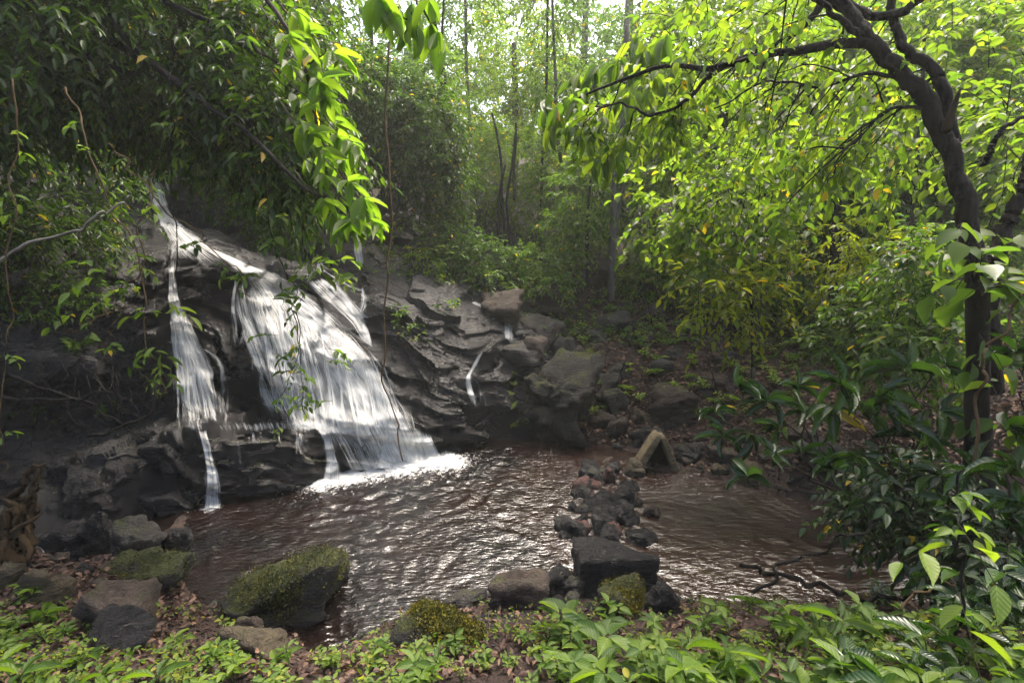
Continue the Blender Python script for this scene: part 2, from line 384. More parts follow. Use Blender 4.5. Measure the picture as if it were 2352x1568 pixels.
def water_mat():
    m, n, l, b, out = nodes("pool water")
    o = mapped(n, l, (1, 1, 1)); at_ = n.new("ShaderNodeAttribute"); at_.attribute_name = "tone"
    t = noise(n, l, 1.3, 3, .5, o); r = ramp(n, [(.35, (.004, .0035, .0035)), (.65, (.010, .005, .0035))]); l.new(t.outputs[0], r.inputs[0])
    fn = noise(n, l, 24, 7, .7, mapped(n, l, (1, .7, 1), (0, 0, .5)), .8)
    ff = math_n(n, l, 'MULTIPLY', math_n(n, l, 'SUBTRACT', math_n(n, l, 'ADD', at_.outputs["Fac"], math_n(n, l, 'MULTIPLY', math_n(n, l, 'SUBTRACT', fn.outputs[0], .5), 1.7)), .5), 2.6, True)
    sx = n.new('ShaderNodeSeparateXYZ'); l.new(o, sx.inputs[0])
    sh = math_n(n, l, 'MULTIPLY', math_n(n, l, 'ADD', math_n(n, l, 'ADD', sx.outputs[0], .1), math_n(n, l, 'MULTIPLY', math_n(n, l, 'SUBTRACT', t.outputs[0], .5), 1.6)), .8, True)
    cw = mixc(n, l, sh, r.outputs[0], (.019, .0095, .007))
    col = mixc(n, l, ff, cw, (.62, .63, .62)); l.new(col, b.inputs["Base Color"])
    l.new(math_n(n, l, 'ADD', math_n(n, l, 'MULTIPLY', ff, .6), .11), b.inputs["Roughness"])
    b.inputs["IOR"].default_value = 1.75
    w1 = noise(n, l, 14, 4, .55, mapped(n, l, (1, 1.9, 1), (0, 0, -.25)), .6); w2 = noise(n, l, 42, 2, .5, mapped(n, l, (1, 1.6, 1), (0, 0, .3)))
    h = math_n(n, l, 'ADD', w1.outputs[0], math_n(n, l, 'MULTIPLY', w2.outputs[0], .22))
    bp = n.new("ShaderNodeBump"); bp.inputs["Strength"].default_value = .6; bp.inputs["Distance"].default_value = .02
    l.new(h, bp.inputs["Height"]); l.new(bp.outputs[0], b.inputs["Normal"])
    return m
def fall_mat():
    m, n, l, b, out = nodes("falling water")
    at_ = n.new("ShaderNodeAttribute"); at_.attribute_name = "tone"
    t1 = noise(n, l, 1.0, 5, .6, mapped(n, l, (30, 1.0, 1), src="uv"), .5)
    t2 = noise(n, l, 1.0, 3, .6, mapped(n, l, (110, 1.2, 1), src="uv"))
    t3 = noise(n, l, 1.0, 3, .5, mapped(n, l, (6, 2.4, 1), src="uv"))
    s = math_n(n, l, 'ADD', math_n(n, l, 'MULTIPLY', t1.outputs[0], .5), math_n(n, l, 'MULTIPLY', t2.outputs[0], .25))
    s = math_n(n, l, 'ADD', s, math_n(n, l, 'MULTIPLY', t3.outputs[0], .32))
    a = math_n(n, l, 'SUBTRACT', math_n(n, l, 'ADD', math_n(n, l, 'MULTIPLY', math_n(n, l, 'SUBTRACT', s, .5), 4.6), math_n(n, l, 'MULTIPLY', at_.outputs["Fac"], 1.25)), .35, True)
    b.inputs["Base Color"].default_value = (.62, .63, .62, 1); b.inputs["Roughness"].default_value = .45
    bp = n.new("ShaderNodeBump"); bp.inputs["Strength"].default_value = .35; bp.inputs["Distance"].default_value = .03
    l.new(s, bp.inputs["Height"]); l.new(bp.outputs[0], b.inputs["Normal"])
    tb = n.new("ShaderNodeBsdfTranslucent"); tb.inputs[0].default_value = (.62, .63, .62, 1)
    m1 = n.new("ShaderNodeMixShader"); m1.inputs[0].default_value = .35; l.new(b.outputs[0], m1.inputs[1]); l.new(tb.outputs[0], m1.inputs[2])
    tp = n.new("ShaderNodeBsdfTransparent"); m2 = n.new("ShaderNodeMixShader")
    l.new(math_n(n, l, 'MULTIPLY', a, .96), m2.inputs[0]); l.new(tp.outputs[0], m2.inputs[1]); l.new(m1.outputs[0], m2.inputs[2]); l.new(m2.outputs[0], out.inputs[0])
    return m
M['water'] = water_mat(); M['fall'] = fall_mat()

# ------------------------------------------------------------------ cliff: columns of (x, y, Y) rows: below pool, pool line, ledge lip, ledge back, wall mid, wall lip, slope, crest, behind
cols = [
 [(-350, 1330, None), (-350, 1230, 4.3), (-350, 1130, 4.8), (-330, 900, 4.6), (-300, 650, 4.8), (-250, 450, 5.6), (-200, 250, 6.8), (-200, -250, 9)],
 [(-60, 1300, None), (-60, 1110, 4.75), (-50, 1010, 5.5), (-50, 830, 5.0), (-50, 640, 5.2), (-20, 500, 6.2), (0, 330, 7.5), (0, -40, 10)],
 [(170, 1235, None), (150, 1055, 5.0), (165, 990, 5.9), (160, 830, 5.35), (150, 640, 5.7), (200, 490, 7.2), (235, 345, 8.8), (200, 60, 11)],
 [(320, 1200, None), (310, 1015, 5.2), (300, 975, 6.0), (290, 850, 5.75), (300, 620, 6.0), (285, 520, 7.3), (270, 372, 9.1), (240, 150, 11.5)],
 [(445, 1168, None), (430, 990, 5.35), (415, 965, 5.85), (395, 780, 6.05), (392, 600, 6.3), (362, 490, 7.6), (312, 378, 9.3), (280, 200, 12)],
 [(520, 1155, None), (520, 985, 5.45), (520, 962, 5.95), (505, 800, 6.2), (505, 606, 6.6), (480, 545, 7.6), (410, 385, 9.5), (380, 200, 12)],
 [(640, 1130, None), (640, 980, 5.65), (640, 950, 6.1), (625, 810, 6.45), (610, 640, 7.1), (600, 585, 8.0), (560, 420, 9.8), (520, 250, 12)],
 [(750, 1100, None), (760, 990, 5.95), (750, 945, 6.25), (735, 810, 6.75), (720, 660, 7.6), (710, 610, 8.6), (680, 440, 10.2), (640, 280, 12.5)],
 [(885, 1072, None), (890, 1010, 6.3), (885, 930, 6.5), (845, 800, 7.1), (830, 690, 7.9), (810, 630, 9.0), (790, 510, 11.0), (780, 430, 12.5)],
 [(985, 1050, None), (985, 1015, 6.55), (965, 940, 6.75), (930, 840, 7.05), (900, 705, 7.5), (875, 640, 8.5), (860, 585, 10.3), (850, 470, 12.5)],
 [(1090, 1030, None), (1085, 985, 6.85), (1085, 930, 7.1), (1070, 830, 7.35), (1050, 735, 7.8), (1010, 662, 8.7), (980, 600, 10.5), (960, 480, 13)],
 [(1180, 1012, None), (1180, 960, 7.2), (1180, 900, 7.45), (1180, 810, 7.8), (1170, 735, 8.3), (1150, 675, 9.2), (1120, 610, 11), (1100, 480, 13.5)],
 [(1330, 1012, None), (1330, 965, 7.35), (1330, 905, 7.7), (1340, 810, 8.3), (1340, 745, 9.0), (1330, 695, 10), (1310, 615, 11.5), (1300, 490, 14)],
 [(1440, 1060, None), (1440, 1040, 6.9), (1440, 1000, 7.3), (1450, 900, 8.3), (1460, 800, 9.1), (1460, 740, 10), (1450, 660, 11.6), (1450, 540, 14)],
]
G = []
for c in cols:
    p1 = at_z(c[0][0], c[0][1]); rows = [p1 + np.array((0, -.12, -.6)), p1]
    rows += [at(*q) for q in c[1:]]
    if c is cols[-1]: rows = [r + np.array((0, .6, -1.6)) for r in rows]
    if c is cols[-2]: rows = [r + np.array((0, .2, -.5)) for r in rows]
    G.append(rows)
G = np.array(G)                                        # columns x rows x 3
NU, NV = 620, 560
rowlen = np.concatenate([[0], np.cumsum(np.linalg.norm(np.diff(G, axis=1), axis=2).mean(0))])
tv = np.linspace(0, rowlen[-1] * .9999, NV)
ri = np.clip(np.searchsorted(rowlen, tv, side='right') - 1, 0, G.shape[1] - 2); rf = (tv - rowlen[ri]) / (rowlen[ri + 1] - rowlen[ri])
R_ = G[:, ri] * (1 - rf)[None, :, None] + G[:, ri + 1] * rf[None, :, None]
for _ in range(2): R_[:, 2:-2] = (R_[:, :-4] + 2 * R_[:, 1:-3] + 2 * R_[:, 2:-2] + 2 * R_[:, 3:-1] + R_[:, 4:]) / 8
CL = np.stack([spline(R_[:, k], NU) for k in range(NV)], 1)    # NU x NV x 3
def grid_normals(X):
    n = unit(np.cross(np.gradient(X, axis=0), np.gradient(X, axis=1)))
    return n
NR = grid_normals(CL)
if NR[NU // 2, NV // 2, 1] > 0: NR = -NR
smooth_cliff = CL.copy()
ca, sa = math.cos(.42), math.sin(.42)
def strat(P):          # tilted bedding coordinates: along bedding, into rock, across bedding
    return np.stack([P[..., 0] * ca - P[..., 2] * sa, P[..., 1], P[..., 0] * sa + P[..., 2] * ca], -1)
Q = strat(CL)
Qw = Q + .25 * np.stack([fbm(CL * 1.3, 2, 5), fbm(CL * 1.3, 2, 6), fbm(CL * 1.3, 2, 7)], -1)
steep = 1 - .85 * smooth(.45, .8, np.abs(NR[..., 2]))
disp = .30 * blocky(Qw * np.array((.6, .8, 1.5)), 3, 1.0) + .125 * blocky(Qw * np.array((1.3, 1.8, 4.2)), 11, 1.0) * (.4 + .6 * steep) + .03 * blocky(Qw * np.array((3, 4, 11)), 21) * steep
disp += .10 * fbm(CL * .9, 3, 9) + steep * (.085 * blocky(Qw * np.array((.9, 1.6, 7)), 33) + .030 * blocky(Qw * np.array((3.5, 5, 15)), 35)) + (1 - steep) * (.05 * blocky(CL * 3.1, 36) + .03 * fbm(CL * 5, 4, 37)) + .012 * fbm(Q * np.array((3, 4, 14)), 3, 14) + .006 * fbm(CL * 16, 2, 31)
edge = ((1 - smooth(NU - 55, NU - 2, np.arange(NU))) * (.8 + .2 * smooth(NU * .18, NU * .33, np.arange(NU))))[:, None] * smooth(0, 12, np.arange(NV)[None, :])
bl = disp.copy()
for _ in range(3): bl[2:-2, 2:-2] = sum(bl[2 + a:NU - 2 + a, 2 + b:NV - 2 + b] for a in (-2, 0, 2) for b in (-2, 0, 2)) / 9.0
lw = (1 - smooth(NU * .2, NU * .32, np.arange(NU)))[:, None]; disp = disp * (1 - .5 * lw) + bl * .5 * lw + lw * (.035 * fbm(CL * 4.2, 4, 38) + .05 * blocky(CL * np.array((2.2, 2.2, 3.5)), 39) + .012 * fbm(CL * 15, 2, 40))
CL = CL + NR * (disp * edge)[..., None]
# ------------------------------------------------------------------ terrain
pool_px = [(425, 1180), (470, 1165), (640, 1130), (750, 1100), (885, 1072), (985, 1050), (1090, 1028), (1180, 1010), (1300, 1008), (1420, 1022), (1500, 1080), (1600, 1085), (1700, 1110), (1850, 1150), (1990, 1200), (2200, 1260), (2500, 1300),
           (2500, 1420), (2250, 1400), (1950, 1385), (1700, 1390), (1540, 1380), (1400, 1345), (1120, 1365), (960, 1395), (860, 1440), (740, 1520), (690, 1470), (560, 1440), (440, 1385), (395, 1310), (420, 1240)]
POOL = np.array([at_z(*p)[:2] for p in pool_px])
def pool_sd(XY):
    """signed distance to the pool outline, negative inside"""
    XY = np.asarray(XY, float); A = POOL; B = np.roll(POOL, -1, 0); d = np.full(XY.shape[:-1], 9e9); inside = np.zeros(XY.shape[:-1], bool)
    for a, b in zip(A, B):
        e = b - a; w = XY - a; t = np.clip((w @ e) / (e @ e), 0, 1)
        d = np.minimum(d, np.linalg.norm(w - t[..., None] * e, axis=-1))
        cr = ((a[1] <= XY[..., 1]) != (b[1] <= XY[..., 1]))
        with np.errstate(divide='ignore', invalid='ignore'):
            xi = a[0] + (XY[..., 1] - a[1]) * e[0] / (e[1] if e[1] else 1e-9)
        inside ^= cr & (XY[..., 0] < xi)
    return np.where(inside, -d, d)
ctrl = [at(*p) for p in [(-300, 1568, 2.0), (0, 1568, 1.95), (500, 1568, 1.9), (1000, 1568, 1.85), (1500, 1568, 1.8), (2000, 1568, 1.7), (2352, 1568, 1.6), (2700, 1568, 1.5),
    (-100, 1400, 3.0), (100, 1440, 2.75), (300, 1440, 2.75), (450, 1500, 2.45), (620, 1530, 2.25), (760, 1560, 2.1), (900, 1480, 2.6), (1000, 1440, 2.85), (1250, 1420, 2.95), (1500, 1440, 2.8), (1800, 1430, 2.7), (2200, 1440, 2.35), (2600, 1420, 2.3),
    (1330, 985, 7.35), (1330, 900, 7.8), (1340, 810, 8.4), (1340, 745, 9.1), (1360, 680, 10.2), (1500, 970, 7.4), (1600, 1055, 6.5), (1700, 960, 6.8), (1900, 1020, 5.7), (2100, 1110, 4.5), (2250, 1130, 4.2), (2600, 1150, 3.9), (1450, 770, 9.0), (1650, 730, 9.4), (1650, 860, 7.8), (1900, 860, 6.9), (1900, 710, 9.4), (2200, 710, 8.9), (2200, 910, 5.4), (2500, 950, 4.5),
    (1500, 610, 12), (1800, 570, 13), (2200, 570, 12), (1200, 490, 14.5), (1600, 490, 17), (2000, 450, 18), (2600, 600, 9), (2900, 800, 5)]]
ctrl += [np.array(p, float) for p in [(0, 32, 10), (15, 32, 10), (-15, 32, 13), (35, 32, 11), (-35, 32, 16), (30, 12, 5), (40, 0, 3), (-30, 10, 10), (-12, 12, 7.5), (-40, -5, 6), (0, -6, 1.3), (-8, -6, 2), (10, -6, 1.4), (-4.5, 2, 1.2), (-9, 3, 3.0), (-3.2, 3.2, .55), (0, 0, 1.0), (0, 70, 20), (50, 70, 22), (-50, 70, 26)]]
for k in range(0, len(G) - 2):                                 # the land carries on under and behind the cliff
    for j, dz in ((1, -.3), (2, -.7 - .5 * (k < 5)), (3, -.6 - 1.0 * (k < 5)), (4, -1.0 - .8 * (k < 5)), (5, -1.0 - .6 * (k < 5)), (6, -.9), (7, -.7), (8, -.25)): ctrl.append(G[k, j] + np.array((0, 0.2, dz)))
for a in POOL: ctrl.append(np.array((a[0], a[1], .02)))
ctrl = np.array(ctrl); CXY = ctrl[:, :2]
def ker(A, B): return np.linalg.norm(A[:, None] - B[None], axis=-1)
Kx = ker(CXY, CXY) + np.eye(len(CXY)) * .02; zm = ctrl[:, 2].mean(); RW = np.linalg.solve(Kx, ctrl[:, 2] - zm)
def height(XY):
    XY = np.asarray(XY, float).reshape(-1, 2); out = np.empty(len(XY))
    for i in range(0, len(XY), 20000): out[i:i + 20000] = ker(XY[i:i + 20000], CXY) @ RW + zm
    sd = pool_sd(XY)
    out = np.where(sd < 0, np.minimum(out, 0) - .30 * smooth(0, .5, -sd) - .02, out)
    P = np.hstack([XY, np.zeros((len(XY), 1))])
    amp = .25 + .75 * smooth(0, 1.5, np.abs(sd))
    return out + amp * (.10 * fbm(P * .9, 3, 40) + .03 * fbm(P * 5, 3, 41)) + .012 * fbm(P * 16, 2, 42)
def axis_pts(a, b, core0, core1, fine, coarse):
    l = [core0]; s = fine
    while l[-1] > a: l.append(l[-1] - s); s = min(s * 1.12, coarse)
    r = [core1]; s = fine
    while r[-1] < b: r.append(r[-1] + s); s = min(s * 1.12, coarse)
    return np.array(l[::-1] + list(np.arange(core0 + fine, core1 - fine * .5, fine)) + r)
gx = axis_pts(-60, 60, -4, 5.5, .045, 2.0); gy = axis_pts(-12, 90, 1.2, 8.5, .045, 2.0)
TX, TY = np.meshgrid(gx, gy, indexing='ij'); TZ = height(np.stack([TX, TY], -1)).reshape(TX.shape)
def grid_faces(nu, nv, flip=False):
    i = np.arange(nu - 1)[:, None] * nv; j = np.arange(nv - 1)[None]
    f = np.stack([i + j, i + nv + j, i + nv + j + 1, i + j + 1], -1).reshape(-1, 4)
    return f[:, ::-1] if flip else f
g = Geo(); TV = np.stack([TX, TY, TZ], -1).reshape(-1, 3); tf = grid_faces(len(gx), len(gy)); g.add(TV, None, tf, .3)
tag(g.build("ground", M['soil']), "damp brown forest soil of the banks and hillside", kind="structure")
cf = grid_faces(NU, NV)
bvh_c = BVHTree.FromPolygons(CL.reshape(-1, 3).tolist(), cf.tolist())
bvh_t = BVHTree.FromPolygons(TV.tolist(), tf.tolist())
def hit(x, y, cliff=True, terr=True):
    d = Vector(ray(x, y)).normalized(); best = None
    for use, b in ((cliff, bvh_c), (terr, bvh_t)):
        if use:
            r = b.ray_cast(Vector(CAM), d)
            if r[0] is not None and (best is None or r[3] < best[3]): best = r
    return best
def ground_at(x, y, water=True, cliff=True):
    h = hit(x, y, cliff)
    p = np.array(h[0]) if h else at_z(x, y)
    if water and p[2] < 0: p = at_z(x, y)
    return p
def down(X, Y):
    """height of the land (cliff or soil) straight below"""
    best = -9
    for b in (bvh_c, bvh_t):
        r = b.ray_cast(Vector((X, Y, 40)), Vector((0, 0, -1)))
        if r[0] is not None: best = max(best, r[0].z)
    return best

# ------------------------------------------------------------------ falls: ribbons between two edge lines laid over the rock
fall_pts = []
def ribbon(g, left, right, nu=24, nv=60, cover=1.0, fade=.16, lead=.05, top_fade=.05, end_fade=.0, relax=3):
    l = spline(np.array([(x, y, 0) for x, y in left], float), nv)[:, :2]; r = spline(np.array([(x, y, 0) for x, y in right], float), nv)[:, :2]
    u = np.linspace(0, 1, nu)
    XY = l[None] * (1 - u)[:, None, None] + r[None] * u[:, None, None]      # nu x nv x 2
    Yd = np.zeros((nu, nv))
    for i in range(nu):
        for j in range(nv):
            h = hit(XY[i, j, 0], XY[i, j, 1]); p = np.array(h[0]) if h else at(XY[i, j, 0], XY[i, j, 1], 7.0)
            if p[2] < 0: p = at_z(XY[i, j, 0], XY[i, j, 1], 0)
            Yd[i, j] = p[1]
    for _ in range(relax):                                                   # the sheet leaps over hollows
        K = np.pad(Yd, 2, mode='edge')
        av = sum(K[2 + a:2 + a + nu, 2 + b:2 + b + nv] for a in (-2, -1, 0, 1, 2) for b in (-2, -1, 0, 1, 2)) / 25.0
        Yd = np.minimum(Yd, av)
    V = at(XY[..., 0], XY[..., 1], Yd - lead)
    V = V + np.array((0, -.02, 0)) * fbm(V * 6, 2, 55)[..., None]
    wdt = np.linalg.norm(V[-1] - V[0], axis=-1).mean()
    ln = np.concatenate([[0], np.cumsum(np.linalg.norm(np.diff(V[nu // 2], axis=0), axis=1))])
    uv = np.stack(np.broadcast_arrays(u[:, None] * wdt + left[0][0] * .013, ln[None] + left[0][1] * .007), -1)
    e = smooth(0, fade, u) * smooth(0, fade, 1 - u); vv = np.linspace(0, 1, nv)
    a = cover * e[:, None] * (smooth(0, top_fade, vv) if top_fade else 1) * ((1 - smooth(1 - end_fade, 1, vv)) if end_fade else 1)
    g.add(V, None, grid_faces(nu, nv), a, uv); fall_pts.append(V.reshape(-1, 3)[::7])
def strand(g, pts, w0, w1, cover=.9, nv=40, **k):
    pts = np.array(pts, float); n = len(pts); w = np.linspace(w0, w1, n)
    ribbon(g, [(p[0] - a / 2, p[1]) for p, a in zip(pts, w)], [(p[0] + a / 2, p[1]) for p, a in zip(pts, w)], 8, nv, cover, .45, **k)
rr = random.Random(4)
g = Geo()
# upper chute and its spread over the lip
ribbon(g, [(298, 370), (330, 430), (352, 490), (388, 560), (400, 604)], [(352, 372), (378, 430), (392, 478), (462, 545), (590, 618)], 24, 60, .80, .24, end_fade=.22)
ribbon(g, [(360, 375), (372, 400), (380, 430)], [(385, 378), (392, 402), (388, 440)], 8, 20, .7, .3)
ribbon(g, [(388, 545), (385, 580), (386, 640), (388, 690)], [(430, 560), (412, 590), (400, 640), (402, 690)], 10, 30, .34, .4, end_fade=.3)
# main curtain
ribbon(g, [(452, 560), (500, 596), (560, 640), (610, 690)], [(500, 575), (575, 606), (660, 640), (720, 690)], 20, 40, .72, .3, end_fade=.3)
ribbon(g, [(520, 596), (566, 660), (606, 760), (640, 870), (660, 985)], [(650, 628), (770, 720), (858, 800), (928, 900), (968, 1040)], 60, 110, .68, .26, lead=.07, end_fade=.1)
ribbon(g, [(640, 700), (690, 780), (740, 860), (800, 960), (850, 1060)], [(690, 690), (800, 770), (880, 850), (945, 940), (992, 1062)], 40, 80, .66, .3, lead=.13)
ribbon(g, [(560, 640), (580, 740), (592, 830), (612, 905), (640, 975)], [(640, 690), (700, 790), (720, 880), (740, 930), (770, 985)], 30, 70, .58, .3, lead=.1, end_fade=.15)
for k in range(34):
    s0 = rr.random(); x0 = 535 + s0 * 90; y0 = 640 + s0 * 40 + rr.uniform(0, 60); L = rr.uniform(120, 260)
    strand(g, [(x0, y0), (x0 + L * .08, y0 + L * .4), (x0 + L * .22, y0 + L * .75), (x0 + L * .33, min(y0 + L, 978))], rr.uniform(6, 10), rr.uniform(12, 34), .42, 30, lead=rr.uniform(.06, .12), end_fade=.35, top_fade=.2)
ribbon(g, [(690, 958), (735, 1000), (775, 1080)], [(870, 985), (905, 1030), (935, 1078)], 36, 30, .55, .3, top_fade=.3, lead=.05)
# left curtain
ribbon(g, [(384, 606), (383, 690), (384, 780), (398, 880), (410, 985)], [(398, 606), (414, 690), (470, 790), (506, 880), (520, 985)], 34, 80, .64, .25, lead=.08, end_fade=.2)
ribbon(g, [(388, 700), (390, 780), (402, 880), (430, 985)], [(410, 700), (432, 780), (452, 880), (480, 985)], 24, 60, .5, .3, lead=.12, end_fade=.25)
for pts, w0, w1 in [([(540, 640), (536, 700), (540, 760), (548, 800)], 10, 14), ([(555, 650), (570, 740), (566, 790)], 10, 22), ([(580, 655), (574, 700), (600, 790), (610, 850)], 14, 40), ([(470, 800), (505, 835), (512, 900), (520, 980)], 8, 14), ([(492, 820), (520, 880), (524, 960)], 5, 10), ([(600, 860), (612, 910), (640, 970)], 20, 40)]:
    strand(g, pts, w0, w1 * 1.5, .6, end_fade=.3)
# right upper steps
ribbon(g, [(690, 640), (740, 690), (800, 740), (830, 780)], [(760, 640), (812, 690), (842, 740), (858, 800)], 24, 50, .62, .2)
for pts, w0, w1 in [([(752, 585), (738, 600), (735, 625)], 12, 22), ([(832, 660), (836, 690), (828, 720)], 12, 16), ([(760, 640), (800, 690), (836, 730)], 16, 26), ([(735, 615), (790, 650), (830, 668)], 10, 16)]:
    strand(g, pts, w0, w1 * 1.3, .6)
# over the ledge to the pool
ribbon(g, [(640, 952), (650, 968), (655, 985)], [(860, 960), (866, 985), (870, 1005)], 40, 16, .72, .2, top_fade=.4, end_fade=.3)
ribbon(g, [(410, 972), (415, 982), (420, 992)], [(720, 965), (725, 977), (728, 988)], 50, 12, .34, .1, top_fade=.4, end_fade=.4)
ribbon(g, [(716, 965), (735, 1010), (742, 1060), (738, 1100)], [(752, 965), (768, 1010), (782, 1060), (790, 1100)], 14, 40, .78, .3)
ribbon(g, [(452, 985), (466, 1030), (470, 1090), (462, 1165)], [(478, 985), (488, 1030), (502, 1090), (512, 1165)], 12, 50, .72, .3)
ribbon(g, [(850, 980), (860, 1020), (850, 1075)], [(990, 985), (1010, 1030), (1030, 1070)], 40, 30, 1.15, .15, top_fade=.3, lead=.08)
for k in range(5):
    x = rr.uniform(540, 720); strand(g, [(x, 985), (x + 2, 1010), (x + 4, 1030 + rr.uniform(0, 40))], 9, 16, .36, 20, end_fade=.6, top_fade=.3)
for k in range(70):                                    # fine single threads of the curtains
    s = rr.random(); x0 = 400 + s * 20 if k % 3 == 0 else 590 + s * 290; y0 = 720 if k % 3 == 0 else 700 + max(0, x0 - 640) * .55
    x1 = x0 + (rr.uniform(5, 95) if k % 3 == 0 else rr.uniform(30, 70)); y1 = 980 if k % 3 == 0 else min(y0 + rr.uniform(180, 300), 1050)
    strand(g, [(x0, y0), ((x0 + x1) / 2 + 4, (y0 + y1) / 2), (x1, y1)], rr.uniform(3, 5), rr.uniform(5, 11), .62, 24, lead=.15, end_fade=.3)
tag(g.build("waterfall", M['fall']), "white silky waterfall fanning down the dark rock face into the pool", kind="structure")
g = Geo()
ribbon(g, [(816, 452), (820, 490), (812, 530), (810, 560), (814, 606)], [(832, 452), (832, 490), (828, 530), (834, 560), (838, 606)], 12, 50, .85, .3)
tag(g.build("waterfall", M['fall']), "thin far fall dropping over the back rocks behind the bright leaves", kind="structure")
g = Geo()
ribbon(g, [(1080, 695), (1108, 712), (1128, 735)], [(1090, 690), (1122, 708), (1140, 732)], 8, 20, .55, .35)
ribbon(g, [(1152, 735), (1152, 760), (1150, 785)], [(1182, 738), (1184, 760), (1186, 785)], 14, 24, .7, .4, end_fade=.3)
ribbon(g, [(1098, 812), (1078, 845), (1066, 870), (1070, 900), (1080, 935)], [(1112, 806), (1098, 840), (1084, 866), (1092, 900), (1108, 935)], 14, 40, .75, .4, end_fade=.2)
strand(g, [(1092, 868), (1104, 890), (1106, 910), (1108, 932)], 10, 22, .34, end_fade=.3)
tag(g.build("waterfall", M['fall']), "narrow side trickle stepping down the rocks right of the main fall", kind="structure")
FP = np.concatenate(fall_pts); kd = kdtree.KDTree(len(FP))
for i, p in enumerate(FP): kd.insert(Vector(p), i)
kd.balance()
CV = CL.reshape(-1, 3); wet = np.zeros(len(CV)); idx = np.arange(0, len(CV), 3)
dw = np.array([kd.find(Vector(CV[i]))[2] for i in idx]); wet = np.interp(np.arange(len(CV)), idx, dw)
wet = np.maximum(np.exp(-np.maximum(wet - .15, 0) / .55), smooth(1.1, .2, CV[:, 2]))
g = Geo(); g.add(CV, None, cf, np.clip(wet, 0, 1)); tag(g.build("rock_face", M['cliff'], smooth_shade=False), "dark layered wet rock face behind the waterfall", kind="structure")

# ------------------------------------------------------------------ pool
wx = np.arange(-4.2, 5.6, .024); wy = np.arange(2.3, 8.6, .024)
WX, WY = np.meshgrid(wx, wy, indexing='ij'); P = np.stack([WX, WY, np.zeros_like(WX)], -1)
base_pts = np.array([at_z(x, y)[:2] for x, y in [(745, 1102), (800, 1092), (860, 1080), (920, 1072), (980, 1062), (1020, 1062)]])
dd = np.min(np.linalg.norm(P[..., None, :2] - base_pts[None, None], axis=-1), -1)
d2 = np.linalg.norm(P[..., :2] - at_z(487, 1165)[:2], axis=-1)
foam = np.maximum(1.1 - dd / .62, .95 - d2 / .22); foam = np.maximum(foam, .66 * np.exp(-dd / .9))
fr = np.array((math.cos(-.35), math.sin(-.35)))
cc = base_pts.mean(0); rad = np.linalg.norm(P[..., :2] - cc, axis=-1)
al = WX * .8 - WY * .6; ac = WX * .6 + WY * .8
wq = .35 * np.stack([fbm(P * 1.1, 2, 75), fbm(P * 1.1, 2, 76), WX * 0], -1)
wave = .010 * vn(np.stack([(al + wq[..., 0]) * 6.2, (ac + wq[..., 1]) * 15, WX * 0], -1), 70) + .006 * vn(np.stack([(ac + wq[..., 1]) * 9, (al + wq[..., 0]) * 15, WX * 0 + 3], -1), 71) + .0022 * vn(P * 24 + 7, 74) + .009 * np.exp(-rad / 2.2) * np.sin(rad * 21 + 5 * vn(P * 1.7, 72))
rif = smooth(at_z(1430, 1150)[0], at_z(1600, 1200)[0], WX)
calm = 1 - .72 * np.exp(-(np.linalg.norm(P[..., :2] - at_z(1260, 1100)[:2], axis=-1) / .75) ** 2) - .5 * np.exp(-(np.linalg.norm(P[..., :2] - at_z(1620, 1130)[:2], axis=-1) / .75) ** 2)
wave = wave * np.clip(calm, .2, 1) * (.62 + .5 * np.clip(fbm(P * 1.2, 2, 77) + .3, 0, 1)) * (1 - .2 * rif) + .02 * np.clip(foam, 0, 1) * (1 + fbm(P * 9, 3, 73))
P[..., 2] = wave * 1.0
ok = (pool_sd(P[..., :2]) < .35)
fcs = grid_faces(len(wx), len(wy)); fcs = fcs[ok.ravel()[fcs].all(1)]
used = np.unique(fcs); remap = np.full(ok.size, -1); remap[used] = np.arange(len(used))
g = Geo(); g.add(P.reshape(-1, 3)[used], None, remap[fcs], np.clip(foam, 0, 1.2).ravel()[used])
tag(g.build("water", M['water']), "rippled brown pool below the waterfall running off to the right", kind="structure")
# ------------------------------------------------------------------ boulders and stones
import bmesh
def ico(sub):
    bm = bmesh.new(); bmesh.ops.create_icosphere(bm, subdivisions=sub, radius=1.0)
    v = np.array([p.co for p in bm.verts]); f = np.array([[q.index for q in t.verts] for t in bm.faces]); bm.free(); return unit(v), f
ICO = {s: ico(s) for s in (3, 4, 5)}
def rock_shape(seed, size, sub=4, planes=11, rough=.09, sharp=16.0, yaw=0.0, flat_top=False, boxy=False):
    rng = np.random.default_rng(seed); D, f = ICO[sub]
    n = unit(rng.normal(size=(planes, 3))); o = rng.uniform(.58, .95, planes)
    n = np.vstack([n, np.eye(3), -np.eye(3)]); o = np.concatenate([o, rng.uniform(.86, 1.25, 6)])
    if boxy: o[-6:] = .8
    if flat_top: n = np.vstack([n, unit(np.array([[.1, -.1, 1.0]]))]); o = np.append(o, .6)
    c = np.maximum(D @ n.T, 1e-3); r = o[None] / c
    r = (np.minimum(r, 6.0) ** (-sharp)).sum(1) ** (-1 / sharp)
    V = D * r[:, None]
    V = V / np.abs(V).max(0)
    s = np.asarray(size, float) / 2; V = V * s
    k = 1.0 / max(size)
    V = V + D * ((min(size) + max(size)) * .5 * (rough * fbm(V * k * 3 + seed, 4, seed) + rough * 1.1 * blocky(V * k * np.array((3.5, 3.5, 6)) + seed * .7, seed) + rough * .2 * fbm(V * k * 22, 2, seed + 3)))[:, None]
    if yaw: ca_, sa_ = math.cos(yaw), math.sin(yaw); V = V @ np.array([[ca_, sa_, 0], [-sa_, ca_, 0], [0, 0, 1]])
    return V, f, D
